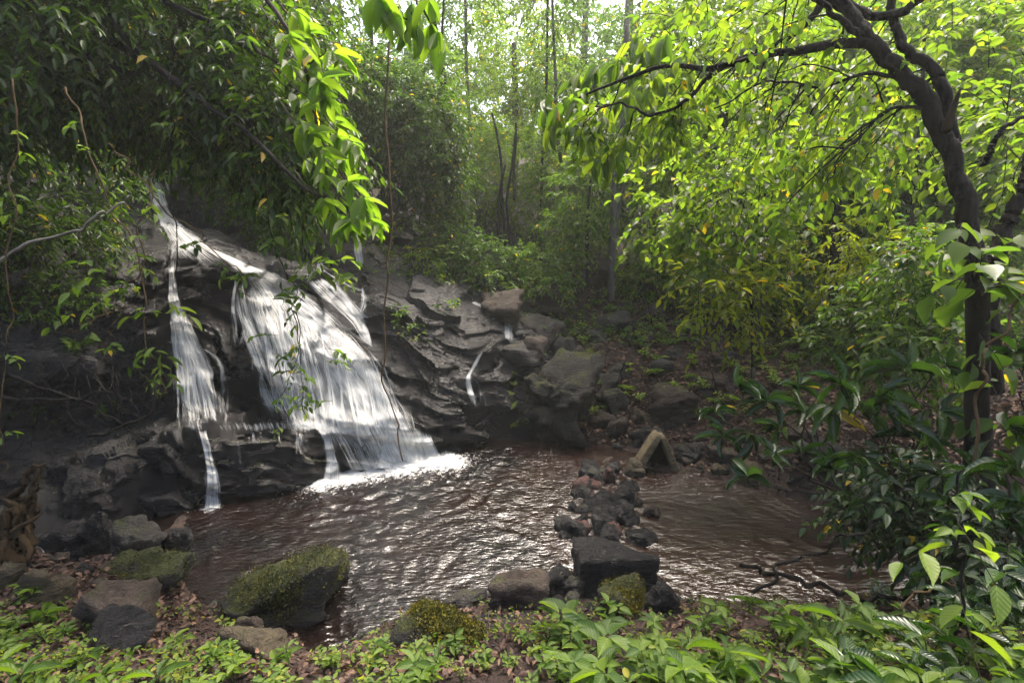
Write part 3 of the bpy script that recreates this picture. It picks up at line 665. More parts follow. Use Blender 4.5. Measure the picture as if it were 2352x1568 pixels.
def put_rock(name, label, box, mat, seed, Y=None, depth=.9, group=None, sub=4, moss=0, rough=.09, planes=11, yaw=None, cat="rock", sink=.25, sharp=14.0, mossmat='moss', wedge=0.0, boxy=False):
    x0, x1, y0, y1 = box; xc = (x0 + x1) / 2
    if Y is None: Y = ground_at(xc, y1)[1]
    w = px(x1 - x0, Y); h = px(y1 - y0, Y) * (1 + sink); d = w * depth
    c = at(xc, (y0 + y1) / 2 + (y1 - y0) * sink * .5, Y + d * .35)
    V, f, D = rock_shape(seed, (w * 1.05, d, h), sub, planes, rough, sharp, (random.Random(seed).uniform(-.5, .5) if yaw is None else yaw), boxy=boxy)
    if wedge: V[:, 2] += wedge * h * .5 * np.where(V[:, 2] > 0, V[:, 0] / w * 2, 0) - np.where(V[:, 2] > 0, wedge * h * .2, 0)
    g = Geo(); g.add(V, f, None, .4); base = c - np.array((0, 0, h / 2))
    g.v = [q + np.array((0, 0, h / 2)) for q in g.v]
    if moss:
        o = thing(name, label, cat, base, group)
        g.v = [q + base for q in g.v]; g.build("stone_body", M[mat], o)
        rng = np.random.default_rng(seed + 5); P = V + np.array((0, 0, h / 2)) + base
        up = unit(V / (np.array((w, d, h)) ** 2))
        wgt = np.clip(up[:, 2] * .8 - .1 + .9 * fbm(V * 4.5, 3, 8), 0, 1); wgt[up[:, 2] < -.1] = 0
        if wgt.sum() > 0:
            i = rng.choice(len(P), moss, p=wgt / wgt.sum()); q = P[i] + rng.normal(size=(moss, 3)) * min(w, h) * .035
            gm = Geo(); A = up[i] * .6 + rng.normal(size=(moss, 3)) * .7 + np.array((0, -.2, -.1))
            leaves(gm, q, A, up[i] + rng.normal(size=(moss, 3)) * .5, rng.uniform(.008, .024, moss), rng.uniform(.005, .013, moss), np.clip(rng.normal(.4, .3, moss) + .3 * fbm(q * 7, 2, 4), 0, 1.1), TINY)
            gm.build("moss", M[mossmat], o)
    else:
        o = bpy.data.objects.new(name, g.mesh(name, M[mat])); C.objects.link(o); o.location = base
        tag(o, label, cat, group)
    return o
ROCKS = [
 ("boulder", "dark grey block with an olive side standing at the left pool edge", (255, 378, 1178, 1280), 'rock_grey', 1, dict(planes=11, sharp=22)),
 ("boulder", "upright dark block touching the grey block's left side", (205, 262, 1168, 1268), 'rock_wet', 2, dict(planes=11)),
 ("stone", "small black stone between the grey block and the pool", (372, 440, 1205, 1270), 'rock_wet', 3, {}),
 ("boulder", "low black wet boulder left of the upright dark block", (105, 212, 1195, 1285), 'rock_wet', 4, {}),
 ("boulder", "low mossy rock with a ragged root edge below the grey block", (195, 445, 1268, 1350), 'rock_moss', 5, dict(moss=1500, depth=.6)),
 ("boulder", "wet black ledge block at the foot of the left curtain", (330, 432, 1005, 1075), 'rock_wet', 211, dict(planes=7)),
 ("boulder", "wide wet black rock stepping down the left ledge to the pool", (225, 345, 1050, 1135), 'rock_wet', 212, dict(planes=7)),
 ("boulder", "wet black rock at the left ledge above the upright dark block", (120, 240, 1080, 1180), 'rock_wet', 213, dict(planes=8)),
 ("boulder", "wet black rock beside the top of the rotten stump", (95, 190, 1020, 1100), 'rock_wet', 214, dict(planes=7)),
 ("boulder", "low wet rock at the pool's left corner under the ledge", (330, 450, 1120, 1185), 'rock_wet', 215, dict(planes=7)),
 ("boulder", "small wet rock between the two widest ledge rocks", (215, 290, 1125, 1180), 'rock_wet', 216, {}),
 ("boulder", "dark rock in the hollow behind the rotten stump", (-20, 70, 1050, 1140), 'rock_wet', 217, {}),
 ("boulder", "rounded olive brown boulder beside the rotten stump", (38, 152, 1282, 1392), 'rock_tan', 6, {}),
 ("stone", "small tan stone cut by the left frame edge", (-20, 42, 1290, 1362), 'rock_tan', 7, {}),
 ("rock_slab", "broad brown slab sloping to the pool at lower left", (160, 405, 1322, 1450), 'rock_brown', 8, dict(depth=.7, planes=7, sharp=20)),
 ("boulder", "dark purplish rock in shade under the broad brown slab", (178, 372, 1400, 1490), 'rock_wet', 9, dict(depth=.6)),
 ("mossy_boulder", "big mossy boulder standing in the pool near the bank", (440, 808, 1240, 1440), 'rock_moss', 110, dict(moss=6500, sub=5, depth=.75, rough=.07, planes=9, yaw=.15, wedge=.5)),
 ("rock_slab", "flat tan rock half buried in the near bank under the mossy boulder", (508, 700, 1432, 1510), 'rock_tan', 12, dict(depth=.7)),
 ("stone", "brown pointed stone behind the flat tan rock", (548, 615, 1408, 1465), 'rock_brown', 13, {}),
 ("moss_mound", "low mound of earth covered in yellow moss on the near bank", (880, 1135, 1378, 1475), 'rock_moss', 14, dict(moss=5500, depth=.6, rough=.05, sharp=6, mossmat='moss_yellow')),
 ("rock_slab", "pale flat slab just behind the yellow moss mound", (1000, 1130, 1352, 1392), 'rock_grey', 15, dict(depth=.6)),
 ("boulder", "brown cracked block at the near pool edge right of the moss mound", (1120, 1265, 1303, 1395), 'rock_brown', 16, dict(planes=6)),
 ("stone", "dark round stone touching the brown cracked block's right side", (1235, 1330, 1296, 1370), 'rock_wet', 17, {}),
 ("stone", "rough grey stone in front of the black square boulder", (1290, 1352, 1318, 1372), 'rock_grey', 18, {}),
 ("boulder", "round mossy stone below the black square boulder", (1368, 1485, 1338, 1420), 'rock_moss', 19, dict(moss=1800, mossmat='moss_yellow')),
 ("stone", "dark stone wedged behind the lower right plants", (1480, 1560, 1330, 1410), 'rock_wet', 21, {}),
 ("boulder", "black square boulder with a flat top in the stream", (1315, 1502, 1244, 1358), 'rock_wet', 23, dict(planes=4, sharp=26, sub=5, yaw=.08, depth=.6, rough=.035, boxy=True)),
 ("stone", "pale tan stone at the foot of the triangular rock", (1428, 1492, 1050, 1092), 'rock_tan', 25, {}),
 ("stone", "grey angular stone at the top end of the stone dam", (1343, 1388, 1074, 1112), 'rock_grey', 26, dict(planes=11, sharp=26)),
 ("stone", "dull red stone beside the grey angular stone", (1384, 1414, 1072, 1106), 'rock_red', 27, {}),
 ("stone", "orange brown stone alone in the shallow stream", (1476, 1514, 1156, 1186), 'rock_brown', 28, {}),
 ("stone", "brown block on the shore right of the triangular rock", (1620, 1692, 1022, 1066), 'rock_brown', 29, {}),
 ("stone", "small tan stone at the water's edge below the brown block", (1630, 1672, 1060, 1088), 'rock_tan', 30, {}),
 ("stone", "leaning pale stone half under the long glossy leaves", (1690, 1765, 1058, 1110), 'rock_tan', 32, {}),
 ("stone", "dark stone between the triangular rock and the brown block", (1556, 1622, 1016, 1062), 'rock_grey', 33, {}),
 ("mossy_boulder", "large dark boulder with mossy flanks across the pool", (1168, 1352, 818, 1022), 'rock_dark', 137, dict(moss=1100, sub=5, planes=10, sharp=18, depth=.7, rough=.16)),
 ("boulder", "tan squared boulder topping the rocks right of the falls", (1186, 1300, 650, 726), 'rock_brown', 35, dict(planes=6, sharp=22)),
 ("rock_slab", "reddish slab left of the tan squared boulder", (1098, 1198, 664, 735), 'rock_brown', 36, dict(planes=6, depth=1.2)),
 ("rock_slab", "grey banded slab below the tan squared boulder", (1180, 1312, 722, 808), 'rock_grey', 37, dict(planes=11, sharp=20)),
 ("boulder", "rounded brown boulder at the foot of the pale trunk", (1300, 1362, 602, 668), 'rock_brown', 38, {}),
 ("boulder", "rounded brown boulder right of its twin near the pale trunk", (1348, 1398, 612, 664), 'rock_brown', 39, {}),
 ("boulder", "pale mossy boulder lit on the far slope", (1465, 1555, 650, 698), 'rock_tan', 40, {}),
 ("stone", "tilted brown block on the leaf covered slope", (1478, 1532, 700, 738), 'rock_brown', 41, dict(planes=6)),
 ("rock_slab", "flat stone at the root of the pale trunk", (1402, 1468, 690, 716), 'rock_brown', 42, {}),
 ("stone", "brown stone at the upper end of the scree", (1300, 1346, 795, 842), 'rock_brown', 43, dict(planes=11)),
 ("stone", "tan wedge of rock on top of the scree", (1338, 1392, 784, 816), 'rock_tan', 44, dict(planes=11)),
 ("stone", "squarish brown stone under the tan wedge", (1318, 1392, 815, 862), 'rock_brown', 45, dict(planes=11)),
 ("stone", "dark stone in the scree above the mossy boulder", (1245, 1318, 775, 826), 'rock_grey', 46, {}),
 ("stone", "flat grey stone in the scree right of the mossy boulder", (1345, 1425, 852, 902), 'rock_grey', 47, {}),
 ("stone", "greenish leaning stone below the flat grey scree stone", (1388, 1445, 886, 948), 'rock_grey', 48, dict(planes=11)),
 ("boulder", "big brown rock bedded in leaf litter right of the scree", (1478, 1602, 880, 968), 'rock_brown', 49, dict(planes=6)),
 ("stone", "tan stone just left of the big bedded brown rock", (1440, 1492, 930, 975), 'rock_tan', 50, {}),
 ("stone", "brown stone near the water between boulder and triangular rock", (1378, 1438, 958, 1006), 'rock_brown', 51, {}),
 ("rock_slab", "long low dark slab on the shore behind the triangular rock", (1420, 1560, 975, 1022), 'rock_grey', 52, dict(depth=.5)),
 ("boulder", "dark boulder in the shade under the glossy leaves", (1838, 1962, 1012, 1098), 'rock_grey', 53, {}),
 ("boulder", "shaded rock at the water's edge right of the glossy leaves", (1900, 2012, 1072, 1158), 'rock_grey', 54, {}),
 ("boulder", "rounded rock beneath the trunk of the leaning tree", (2005, 2115, 1090, 1150), 'rock_grey', 55, {}),
 ("stone", "brown stone on the slope by the curved green stem", (1608, 1670, 850, 892), 'rock_brown', 56, {}),
 ("stone", "flat brown stone on the slope right of the curved green stem", (1800, 1890, 978, 1012), 'rock_brown', 57, {}),
 ("stone", "small brown stone below the curved green stem", (1752, 1800, 960, 990), 'rock_brown', 58, {}),
 ("boulder", "dark block on top of the far rocks beside the thin fall", (868, 962, 482, 548), 'rock_grey', 59, dict(Y=11.2)),
 ("boulder", "rounded dark rock above the thin fall", (858, 936, 428, 490), 'rock_grey', 60, dict(Y=12.0)),
 ("boulder", "shaded rock right of the far dark block", (940, 1012, 545, 598), 'rock_grey', 61, dict(Y=10.6)),
]
for nm, lab, box, mat, sd, kw in ROCKS: put_rock(nm, lab, box, mat, sd, **kw)
Yt = ground_at(1510, 1076)[1]; tb = at(1512, 1076, Yt + .1); wt = thing("boulder", "pointed triangular rock with two pale tan edges on the far shore", "rock", tb)
def bar(g, a, b, w0, w1, d, seed):
    D_, f_ = ICO[4]; L = b - a; n_ = np.linalg.norm(L); ax = L / n_; sd = unit(np.cross(ax, np.array((0, 1.0, 0)))); t = (D_[:, 0] + 1) / 2
    q = np.sign(D_) * np.abs(D_) ** .35; V = a + ax * (q[:, :1] * .5 + .5) * n_ + sd * q[:, 1:2] * (w0 + (w1 - w0) * t)[:, None] + np.array((0, 1.0, 0)) * q[:, 2:3] * d
    g.add(V + .012 * fbm(V * 9, 3, seed)[:, None] * D_, f_, None, .4)
ap, bl, brr, bm = at(1512, 992, Yt + .1), at(1462, 1072, Yt), at(1552, 1082, Yt + .05), at(1508, 1086, Yt + .3)
g = Geo(); bar(g, ap, bl, .045, .06, .10, 3); g.build("pale_edge", M['rock_pale'], wt)
g = Geo(); bar(g, ap + np.array((.03, 0, -.02)), brr, .035, .05, .10, 4); g.build("pale_edge", M['rock_pale'], wt)
g = Geo(); bar(g, ap + np.array((0, .12, -.06)), bm + np.array((0, .05, 0)), .05, .26, .12, 5); g.build("stone_body", M['rock_dark'], wt)
rng = np.random.default_rng(12)
for k in range(46):                                     # scree on the far slope
    x = rng.uniform(1280, 1720); y = rng.uniform(700, 1000) - (x - 1280) * .05; w = rng.uniform(22, 62) * (.6 + (y - 650) / 500)
    if k > 29: x, y, w = rng.uniform(1190, 1420), rng.uniform(740, 960), rng.uniform(45, 95)
    put_rock("scree_stone", "dark angular stone lying on the leaf littered scree slope", (x - w / 2, x + w / 2, y - w * rng.uniform(.45, .75), y), ['rock_grey', 'rock_brown', 'rock_grey', 'rock_wet'][k % 4], 700 + k, group="stones of the scree slope", sub=3, cat="stone", planes=6, sharp=24)
for k in range(60):                                     # loose stones piled in a little dam across the stream
    t = (k % 15) / 14.0 + rng.uniform(-.05, .05); y = 1088 + t * 158; xm = 1392 - t * 12 + rng.uniform(-1, 1) * (42 + 74 * t)
    w = rng.uniform(18, 66) * (.75 + .35 * t); hh = w * rng.uniform(.55, .8)
    if abs(y - 1300) < 40: continue
    put_rock("dam_stone", "wet dark stone piled in the low dam across the stream", (xm - w / 2, xm + w / 2, y - hh, y + 4), ['rock_wet', 'rock_wet', 'rock_wet', 'rock_wet', 'rock_grey', 'rock_wet', 'rock_red'][k % 7], 300 + k,
             Y=at_z(xm, y)[1], group="stones of the low dam", sub=3, cat="stone", sink=.5)
for k in range(34):                                     # small stones on the far shore
    x = rng.uniform(1400, 1900); y = 1000 + (x - 1400) * .2 + rng.uniform(-40, 45); w = rng.uniform(14, 38)
    put_rock("shore_stone", "small grey brown stone lying on the far shore", (x - w / 2, x + w / 2, y - w * .6, y), ['rock_grey', 'rock_brown', 'rock_wet'][k % 3], 400 + k, group="small stones along the far shore", sub=3, cat="stone")
for k in range(30):
    x = rng.uniform(-10, 430); y = rng.uniform(1270, 1440); w = rng.uniform(14, 46)
    put_rock("shore_stone", "small dark stone among the boulders of the lower left shore", (x - w / 2, x + w / 2, y - w * .6, y), ['rock_grey', 'rock_wet', 'rock_brown'][k % 3], 900 + k, group="small stones on the lower left shore", sub=3, cat="stone")
for k in range(26):
    x = rng.uniform(1130, 1560); y = 1350 + rng.uniform(-28, 40); w = rng.uniform(18, 46)
    put_rock("bank_stone", "small dark stone at the foot of the near bank", (x - w / 2, x + w / 2, y - w * .6, y), ['rock_grey', 'rock_wet', 'rock_brown'][k % 3], 500 + k, group="small stones along the near bank", sub=3, cat="stone")
# ------------------------------------------------------------------ plants, trees, vines
rng = np.random.default_rng(77)
def lobe_pts(x, y, rx, ry, Y, dr, n, rng, gap=.0, shell=.35):
    d = unit(rng.normal(size=(n, 3))); r = rng.random(n) ** (1 / 3.0) * (1 - shell) + shell * rng.random(n) ** .15
    q = d * np.minimum(r, 1)[:, None]
    P = at(x + q[:, 0] * rx, y - q[:, 2] * ry, Y + q[:, 1] * dr)
    if gap is not None:
        keep = fbm(P * (2.4 / max(.6, px(rx, Y))) + Y, 3, 90) > gap - .45
        P, d = P[keep], d[keep]
    return P, d
def foliage(gl, gt, lobes, rng, twig=.4, nl=8, leaf=.1, width=.4, flow=(0, 0, 0), out=.7, templ=SMALL, hang=.25, droop=.35, tone=(.1, .8), gap=0., tr=.004, whorl=False, up=1.0, spread=.95):
    for lb in lobes:
        P, d = lobe_pts(*lb, rng, gap)
        D = d * out + np.array(flow) + rng.normal(size=d.shape) * .45
        sprays(gl, gt, P, D, twig * rng.uniform(.6, 1.3, len(P)), nl, leaf, width, rng, droop, templ, hang, tone, tr, whorl, spread, up)
def trunk_of(g, pts, r0, r1, sides=8, seed=1, wob=.25, n=28, amp=.02):
    P = wander(path(pts, n), amp, seed); tube(g, P, np.linspace(r0, r1, n), sides, .4, wob, seed)
    return P
def make_tree(name, label, cat, base, lobes, mat, bark, trunks=(), group=None, fol=None, seed=1, crown_name="crown"):
    """lobes: (x, y, rx, ry, Y, depth, twigs) ; trunks: (points, r0, r1)"""
    rng = np.random.default_rng(seed); o = thing(name, label, cat, base, group)
    gl, gt = Geo(), Geo(); foliage(gl, gt, lobes, rng, **(fol or {}))
    gl.build(crown_name, M[mat], o)
    for k, (p, a, b) in enumerate(trunks):
        if k == 0 and len(trunks): g0 = Geo()
        trunk_of(g0, p, a, b, seed=seed + k)
    if trunks: g0.build("trunk", M[bark], o)
    if gt.n: gt.build("branches", M['twig'], o)
    return o

# --- left: dark canopy hanging over the falls
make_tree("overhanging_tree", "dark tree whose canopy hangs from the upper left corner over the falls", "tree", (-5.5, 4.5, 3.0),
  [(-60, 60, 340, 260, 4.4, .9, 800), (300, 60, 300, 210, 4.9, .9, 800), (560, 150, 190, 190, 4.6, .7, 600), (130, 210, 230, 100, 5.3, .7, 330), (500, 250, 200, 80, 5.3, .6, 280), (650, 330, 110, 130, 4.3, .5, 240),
   (50, -330, 520, 260, 5.0, 1.3, 800), (-300, 100, 300, 400, 5.0, 1.2, 450), (-150, -760, 700, 300, 5.2, 1.8, 1500)], 'leaf_dark', 'bark_dark',  # last lobe, out of view overhead, is added to shade the left side
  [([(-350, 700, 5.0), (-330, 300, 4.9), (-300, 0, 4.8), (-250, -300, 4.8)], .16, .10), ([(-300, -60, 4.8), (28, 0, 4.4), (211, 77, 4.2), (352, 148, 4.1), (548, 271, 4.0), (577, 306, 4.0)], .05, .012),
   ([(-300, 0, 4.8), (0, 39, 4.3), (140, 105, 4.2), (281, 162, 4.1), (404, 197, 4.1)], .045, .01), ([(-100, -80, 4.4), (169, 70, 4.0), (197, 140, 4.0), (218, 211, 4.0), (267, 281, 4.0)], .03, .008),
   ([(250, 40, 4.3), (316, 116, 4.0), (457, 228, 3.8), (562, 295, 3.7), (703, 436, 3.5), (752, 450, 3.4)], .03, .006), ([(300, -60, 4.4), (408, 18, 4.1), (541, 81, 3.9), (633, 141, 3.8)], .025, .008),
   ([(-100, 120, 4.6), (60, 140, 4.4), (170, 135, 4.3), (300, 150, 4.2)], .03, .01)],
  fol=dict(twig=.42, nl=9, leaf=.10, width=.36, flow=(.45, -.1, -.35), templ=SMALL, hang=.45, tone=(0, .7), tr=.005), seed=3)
# bright bough at the right edge of that canopy
o = thing("leafy_bough", "bright backlit bough of large leaves hanging at the dark canopy's right edge", "bough", at(640, 40, 3.3))
gl, gt = Geo(), Geo()
for P_, a, b in [([(560, -60, 3.5), (640, 40, 3.4), (700, 150, 3.3), (735, 290, 3.25), (780, 400, 3.2), (845, 480, 3.2)], .016, .004), ([(700, 150, 3.3), (735, 130, 3.25), (748, 112, 3.2)], .006, .003), ([(735, 290, 3.25), (760, 300, 3.2), (775, 320, 3.2)], .006, .003), ([(703, 436, 3.3), (745, 452, 3.2), (770, 440, 3.2)], .006, .003)]:
    trunk_of(gt, P_, a, b, 6, 4, .1)
br = [(655, 10), (690, 60), (700, 120), (742, 118), (712, 180), (730, 235), (705, 260), (755, 300), (722, 330), (770, 345), (735, 395), (790, 405), (755, 440), (815, 455), (770, 490), (830, 480), (720, 300), (748, 205), (680, 100), (790, 515), (700, 210), (745, 350), (800, 500), (850, 500), (830, 520), (810, 440), (775, 260), (690, 160), (660, 60), (720, 360), (765, 470), (670, 130), (785, 325)]
for x, y in br:
    x += rng.uniform(-22, 26); y += rng.uniform(-12, 12); qb = at(x - 14, y - 10, 3.25 + rng.uniform(-.3, .25)); tube(gt, spline([at(x - 60, y - 55, 3.3), (at(x - 60, y - 55, 3.3) + qb) / 2 + np.array((0, 0, -.02)), qb], 8), np.linspace(.005, .0025, 8), 5, .4)
    sprays(gl, gt, [qb], [(.75, -.2, -.55)], [.08], 7, .165, .37, rng, .3, OVATE, .25, (.3, 1.0), .003, True, 1.15)
gl.build("leaves", M['leaf_bright'], o); gt.build("twigs", M['twig'], o)
# bright cluster hanging into the top of the picture
o = thing("leafy_bough", "bright cluster of big leaves hanging into the top edge of the picture", "bough", at(900, -60, 2.2))
gl, gt = Geo(), Geo()
trunk_of(gt, [(700, -120, 2.4), (830, -30, 2.2), (890, 20, 2.15), (935, 45, 2.1)], .01, .003, 6, 5, .1); trunk_of(gt, [(930, -120, 2.3), (950, -20, 2.2), (1000, 60, 2.15)], .008, .003, 6, 6, .1)
for x, y in [(860, -20), (885, 10), (915, 30), (945, 42), (985, 45), (1000, 62), (940, 0), (980, -10)]:
    sprays(gl, gt, [at(x, y - 14, 2.15 + rng.uniform(-.1, .1))], [(.25, -.1, -1)], [.035], 4, .15, .40, rng, .3, OVATE, .75, (.3, 1.0), .003, True, .55)
gl.build("leaves", M['leaf_bright'], o); gt.build("twigs", M['twig'], o)
# growth behind and below the dark canopy
make_tree("shrub", "light green shrub seen through the dark canopy above the upper chute", "shrub", at(470, 420, 9.0),
  [(430, 250, 190, 100, 8.6, .9, 700), (600, 300, 130, 110, 9.2, .8, 420), (300, 230, 140, 100, 8.6, .8, 300)], 'leaf_mid', 'bark_pale', [([(471, 462, 9.3), (480, 380, 9.2), (492, 316, 9.0), (500, 220, 9.0)], .05, .03)], fol=dict(twig=.4, nl=8, leaf=.11, width=.42, tone=(.2, 1.0)), seed=7)
make_tree("shrub", "leafy shrub drooping over the rock between the two falls", "shrub", at(640, 470, 9.0),
  [(560, 440, 110, 60, 8.6, .5, 260), (640, 480, 80, 90, 8.4, .5, 300), (690, 400, 90, 80, 9.4, .5, 260)], 'leaf_mid', 'bark_dark', fol=dict(twig=.35, nl=8, leaf=.09, width=.38, flow=(0, -.2, -.4), tone=(.05, .7)), seed=8)
make_tree("shrub", "shadowy shrub filling the far left side above the bank", "shrub", at(-60, 520, 6.0),
  [(60, 420, 260, 130, 6.6, .8, 520), (-80, 540, 200, 120, 5.4, .6, 330), (150, 540, 120, 70, 6.0, .4, 160)], 'leaf_dark', 'bark_dark', fol=dict(twig=.35, nl=9, leaf=.10, width=.36, flow=(.2, -.3, -.2), tone=(0, .8), hang=.35), seed=9)
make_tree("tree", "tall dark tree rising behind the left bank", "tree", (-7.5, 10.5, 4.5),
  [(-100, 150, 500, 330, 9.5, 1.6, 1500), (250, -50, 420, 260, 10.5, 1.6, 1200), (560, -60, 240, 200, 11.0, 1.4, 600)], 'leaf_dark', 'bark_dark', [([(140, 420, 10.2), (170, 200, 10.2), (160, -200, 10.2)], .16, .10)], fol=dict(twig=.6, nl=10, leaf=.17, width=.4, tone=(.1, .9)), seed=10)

# --- background trees
BT = [
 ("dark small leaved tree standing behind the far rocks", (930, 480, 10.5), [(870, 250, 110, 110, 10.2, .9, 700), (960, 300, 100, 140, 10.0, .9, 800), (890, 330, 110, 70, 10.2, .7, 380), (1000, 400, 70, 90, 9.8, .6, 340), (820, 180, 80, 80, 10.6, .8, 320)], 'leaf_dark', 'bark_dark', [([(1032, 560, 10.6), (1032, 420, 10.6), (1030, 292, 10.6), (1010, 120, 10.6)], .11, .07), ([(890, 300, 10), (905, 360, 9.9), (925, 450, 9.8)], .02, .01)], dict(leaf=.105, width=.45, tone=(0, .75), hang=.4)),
 ("pale feathery tree glowing in the centre of the forest", (1180, 420, 16.0), [(1190, 130, 120, 120, 16, 1.6, 430), (1120, 230, 110, 100, 15.5, 1.4, 360), (1270, 230, 120, 110, 16, 1.4, 380), (1180, 60, 90, 70, 16.5, 1.2, 180)], 'leaf_lime', 'bark_grey', [([(1180, 480, 16), (1184, 300, 16), (1180, 100, 16)], .12, .07)], dict(leaf=.13, width=.4, twig=.55, nl=9, tone=(.3, 1))),
 ("bushy green tree with several thin dark stems in mid forest", (1155, 560, 11.5), [(1080, 320, 100, 90, 13, 1, 360), (1190, 360, 120, 80, 13, 1, 440), (1300, 400, 110, 90, 13, 1, 400), (1090, 440, 90, 60, 12.6, .7, 280), (1240, 450, 100, 60, 12.6, .8, 300)], 'leaf_lime', 'bark_dark', [([(1160, 590, 11.2), (1154, 450, 11.2), (1150, 352, 11.2), (1130, 260, 11.4)], .035, .02), ([(1172, 590, 11.2), (1166, 460, 11.2), (1180, 340, 11.3), (1185, 281, 11.3)], .035, .02), ([(1150, 590, 11.2), (1145, 480, 11.2), (1160, 380, 11.3)], .03, .02), ([(1181, 460, 11.2), (1182, 380, 11.2), (1185, 281, 11.3)], .03, .02)], dict(leaf=.11, width=.45, tone=(.15, .95))),
 ("mid green tree behind the bright bough", (740, 420, 13), [(740, 180, 110, 110, 13, 1.2, 620), (800, 300, 90, 90, 12.5, 1, 460), (690, 290, 90, 90, 12.5, 1, 400), (800, 390, 80, 40, 12.6, .7, 160)], 'leaf_lime', 'bark_grey', [([(790, 430, 12.6), (800, 260, 12.8), (810, 90, 13)], .06, .04)], dict(leaf=.13, width=.42, tone=(.05, .8))),
 ("slender tree with a pale grey trunk at the centre right", (1406, 690, 9.6), [(1460, 360, 120, 100, 12.2, 1, 480), (1370, 470, 110, 80, 12.4, .9, 360), (1510, 490, 90, 90, 12, .9, 340), (1420, 230, 130, 90, 12.4, 1.1, 420)], 'leaf_mid', 'bark_grey', [([(1404, 690, 9.6), (1408, 560, 9.6), (1412, 459, 9.6), (1417, 387, 9.6), (1434, 270, 9.7), (1440, 60, 9.8)], .07, .045), ([(1408, 560, 9.6), (1428, 450, 9.7), (1446, 330, 9.8)], .04, .03)], dict(leaf=.12, width=.42, tone=(.1, .9))),
 ("thin dark sapling left of the pale grey trunk", (1350, 655, 9.8), [(1350, 440, 70, 70, 10, .6, 190), (1320, 530, 60, 50, 9.8, .5, 130)], 'leaf_mid', 'bark_dark', [([(1350, 660, 9.7), (1350, 548, 9.7), (1353, 452, 9.8), (1356, 352, 9.8)], .035, .018)], dict(leaf=.12, width=.45, tone=(.2, 1))),
 ("tall lime green tree filling the upper right background", (1780, 560, 10.5), [(1640, 120, 170, 140, 10, 1.2, 560), (1860, 120, 190, 150, 9.5, 1.2, 600), (1760, 290, 190, 110, 9.5, 1.1, 380), (1560, 280, 120, 110, 10, 1, 330)], 'leaf_lime', 'bark_dark', [([(1908, 832, 7.4), (1915, 650, 7.6), (1922, 492, 7.8), (1929, 345, 8.0), (1900, 120, 8.6)], .075, .045)], dict(leaf=.13, width=.55, tone=(.1, 1), twig=.5, nl=9)),
 ("leafy tree behind the leaning tree's crown at the right edge", (2200, 620, 9.5), [(2120, 120, 200, 150, 9.0, 1.1, 560), (2340, 160, 190, 180, 8.5, 1.1, 560), (2080, 320, 150, 110, 8.6, .9, 400), (2330, 380, 150, 130, 8.0, .9, 420)], 'leaf_lime', 'bark_pale', [([(2130, 690, 8.0), (2150, 580, 8.0), (2166, 477, 8.1), (2182, 422, 8.2), (2200, 250, 8.5)], .10, .06)], dict(leaf=.13, width=.55, tone=(0, .95), twig=.5, nl=9)),
 ("dusky green tree deep in the right hand forest", (1980, 640, 9.0), [(1900, 460, 160, 90, 8.8, .9, 560), (2050, 500, 140, 90, 8.4, .9, 500), (1800, 560, 130, 70, 9.4, .9, 380), (2250, 560, 150, 90, 8.0, .8, 460)], 'leaf_mid', 'bark_dark', [([(2040, 830, 6.2), (2062, 700, 6.2), (2087, 548, 6.3), (2100, 420, 6.4), (2112, 281, 6.5), (2125, 60, 6.6)], .03, .014)], dict(leaf=.12, width=.42, tone=(0, .8))),
 ("hazy grey green tree beneath the bright sky gap", (1330, 420, 20), [(1340, 110, 130, 100, 20, 2, 340), (1040, 90, 120, 110, 20, 2, 280), (900, 140, 130, 100, 19, 2, 320), (1450, 150, 110, 110, 18, 2, 260)], 'leaf_far', 'bark_grey', [([(1330, 470, 20), (1335, 250, 20), (1350, -60, 20)], .18, .1), ([(1435, 420, 18), (1440, 200, 18), (1446, -80, 18)], .2, .15)], dict(leaf=.2, width=.42, twig=.8, nl=9, tone=(0, .8))),
]
for k, (lab, b, lobes, mat, bark, tr, fo) in enumerate(BT):
    make_tree("forest_tree", lab, "tree", at(*b), lobes, mat, bark, tr, "trees of the forest behind the falls", fo, 40 + k)
SLENDER = ['grey slender trunk half hidden behind the bright bough', 'dark slender trunk straight above the thin far fall', 'thin dark trunk rising behind the drooping yellow green bush', 'grey slender trunk left of the cluster of thin dark stems', 'dark slender trunk right of the cluster of thin dark stems', 'grey trunk midway between the thin dark stems and the pale grey trunk', 'grey slender trunk just right of the pale grey trunk', 'dark slender trunk behind the tip of the long right branch', 'stout grey trunk behind the drooping lime leaves', 'pale slender trunk behind the yellow edged shrub', 'dark slender trunk in the gap left of the leaning trunk', 'grey trunk behind the leaning tree close to the right frame edge', 'pale slender trunk in the distance between bough and top leaf cluster', 'thick pale trunk far back under the bright sky gap']
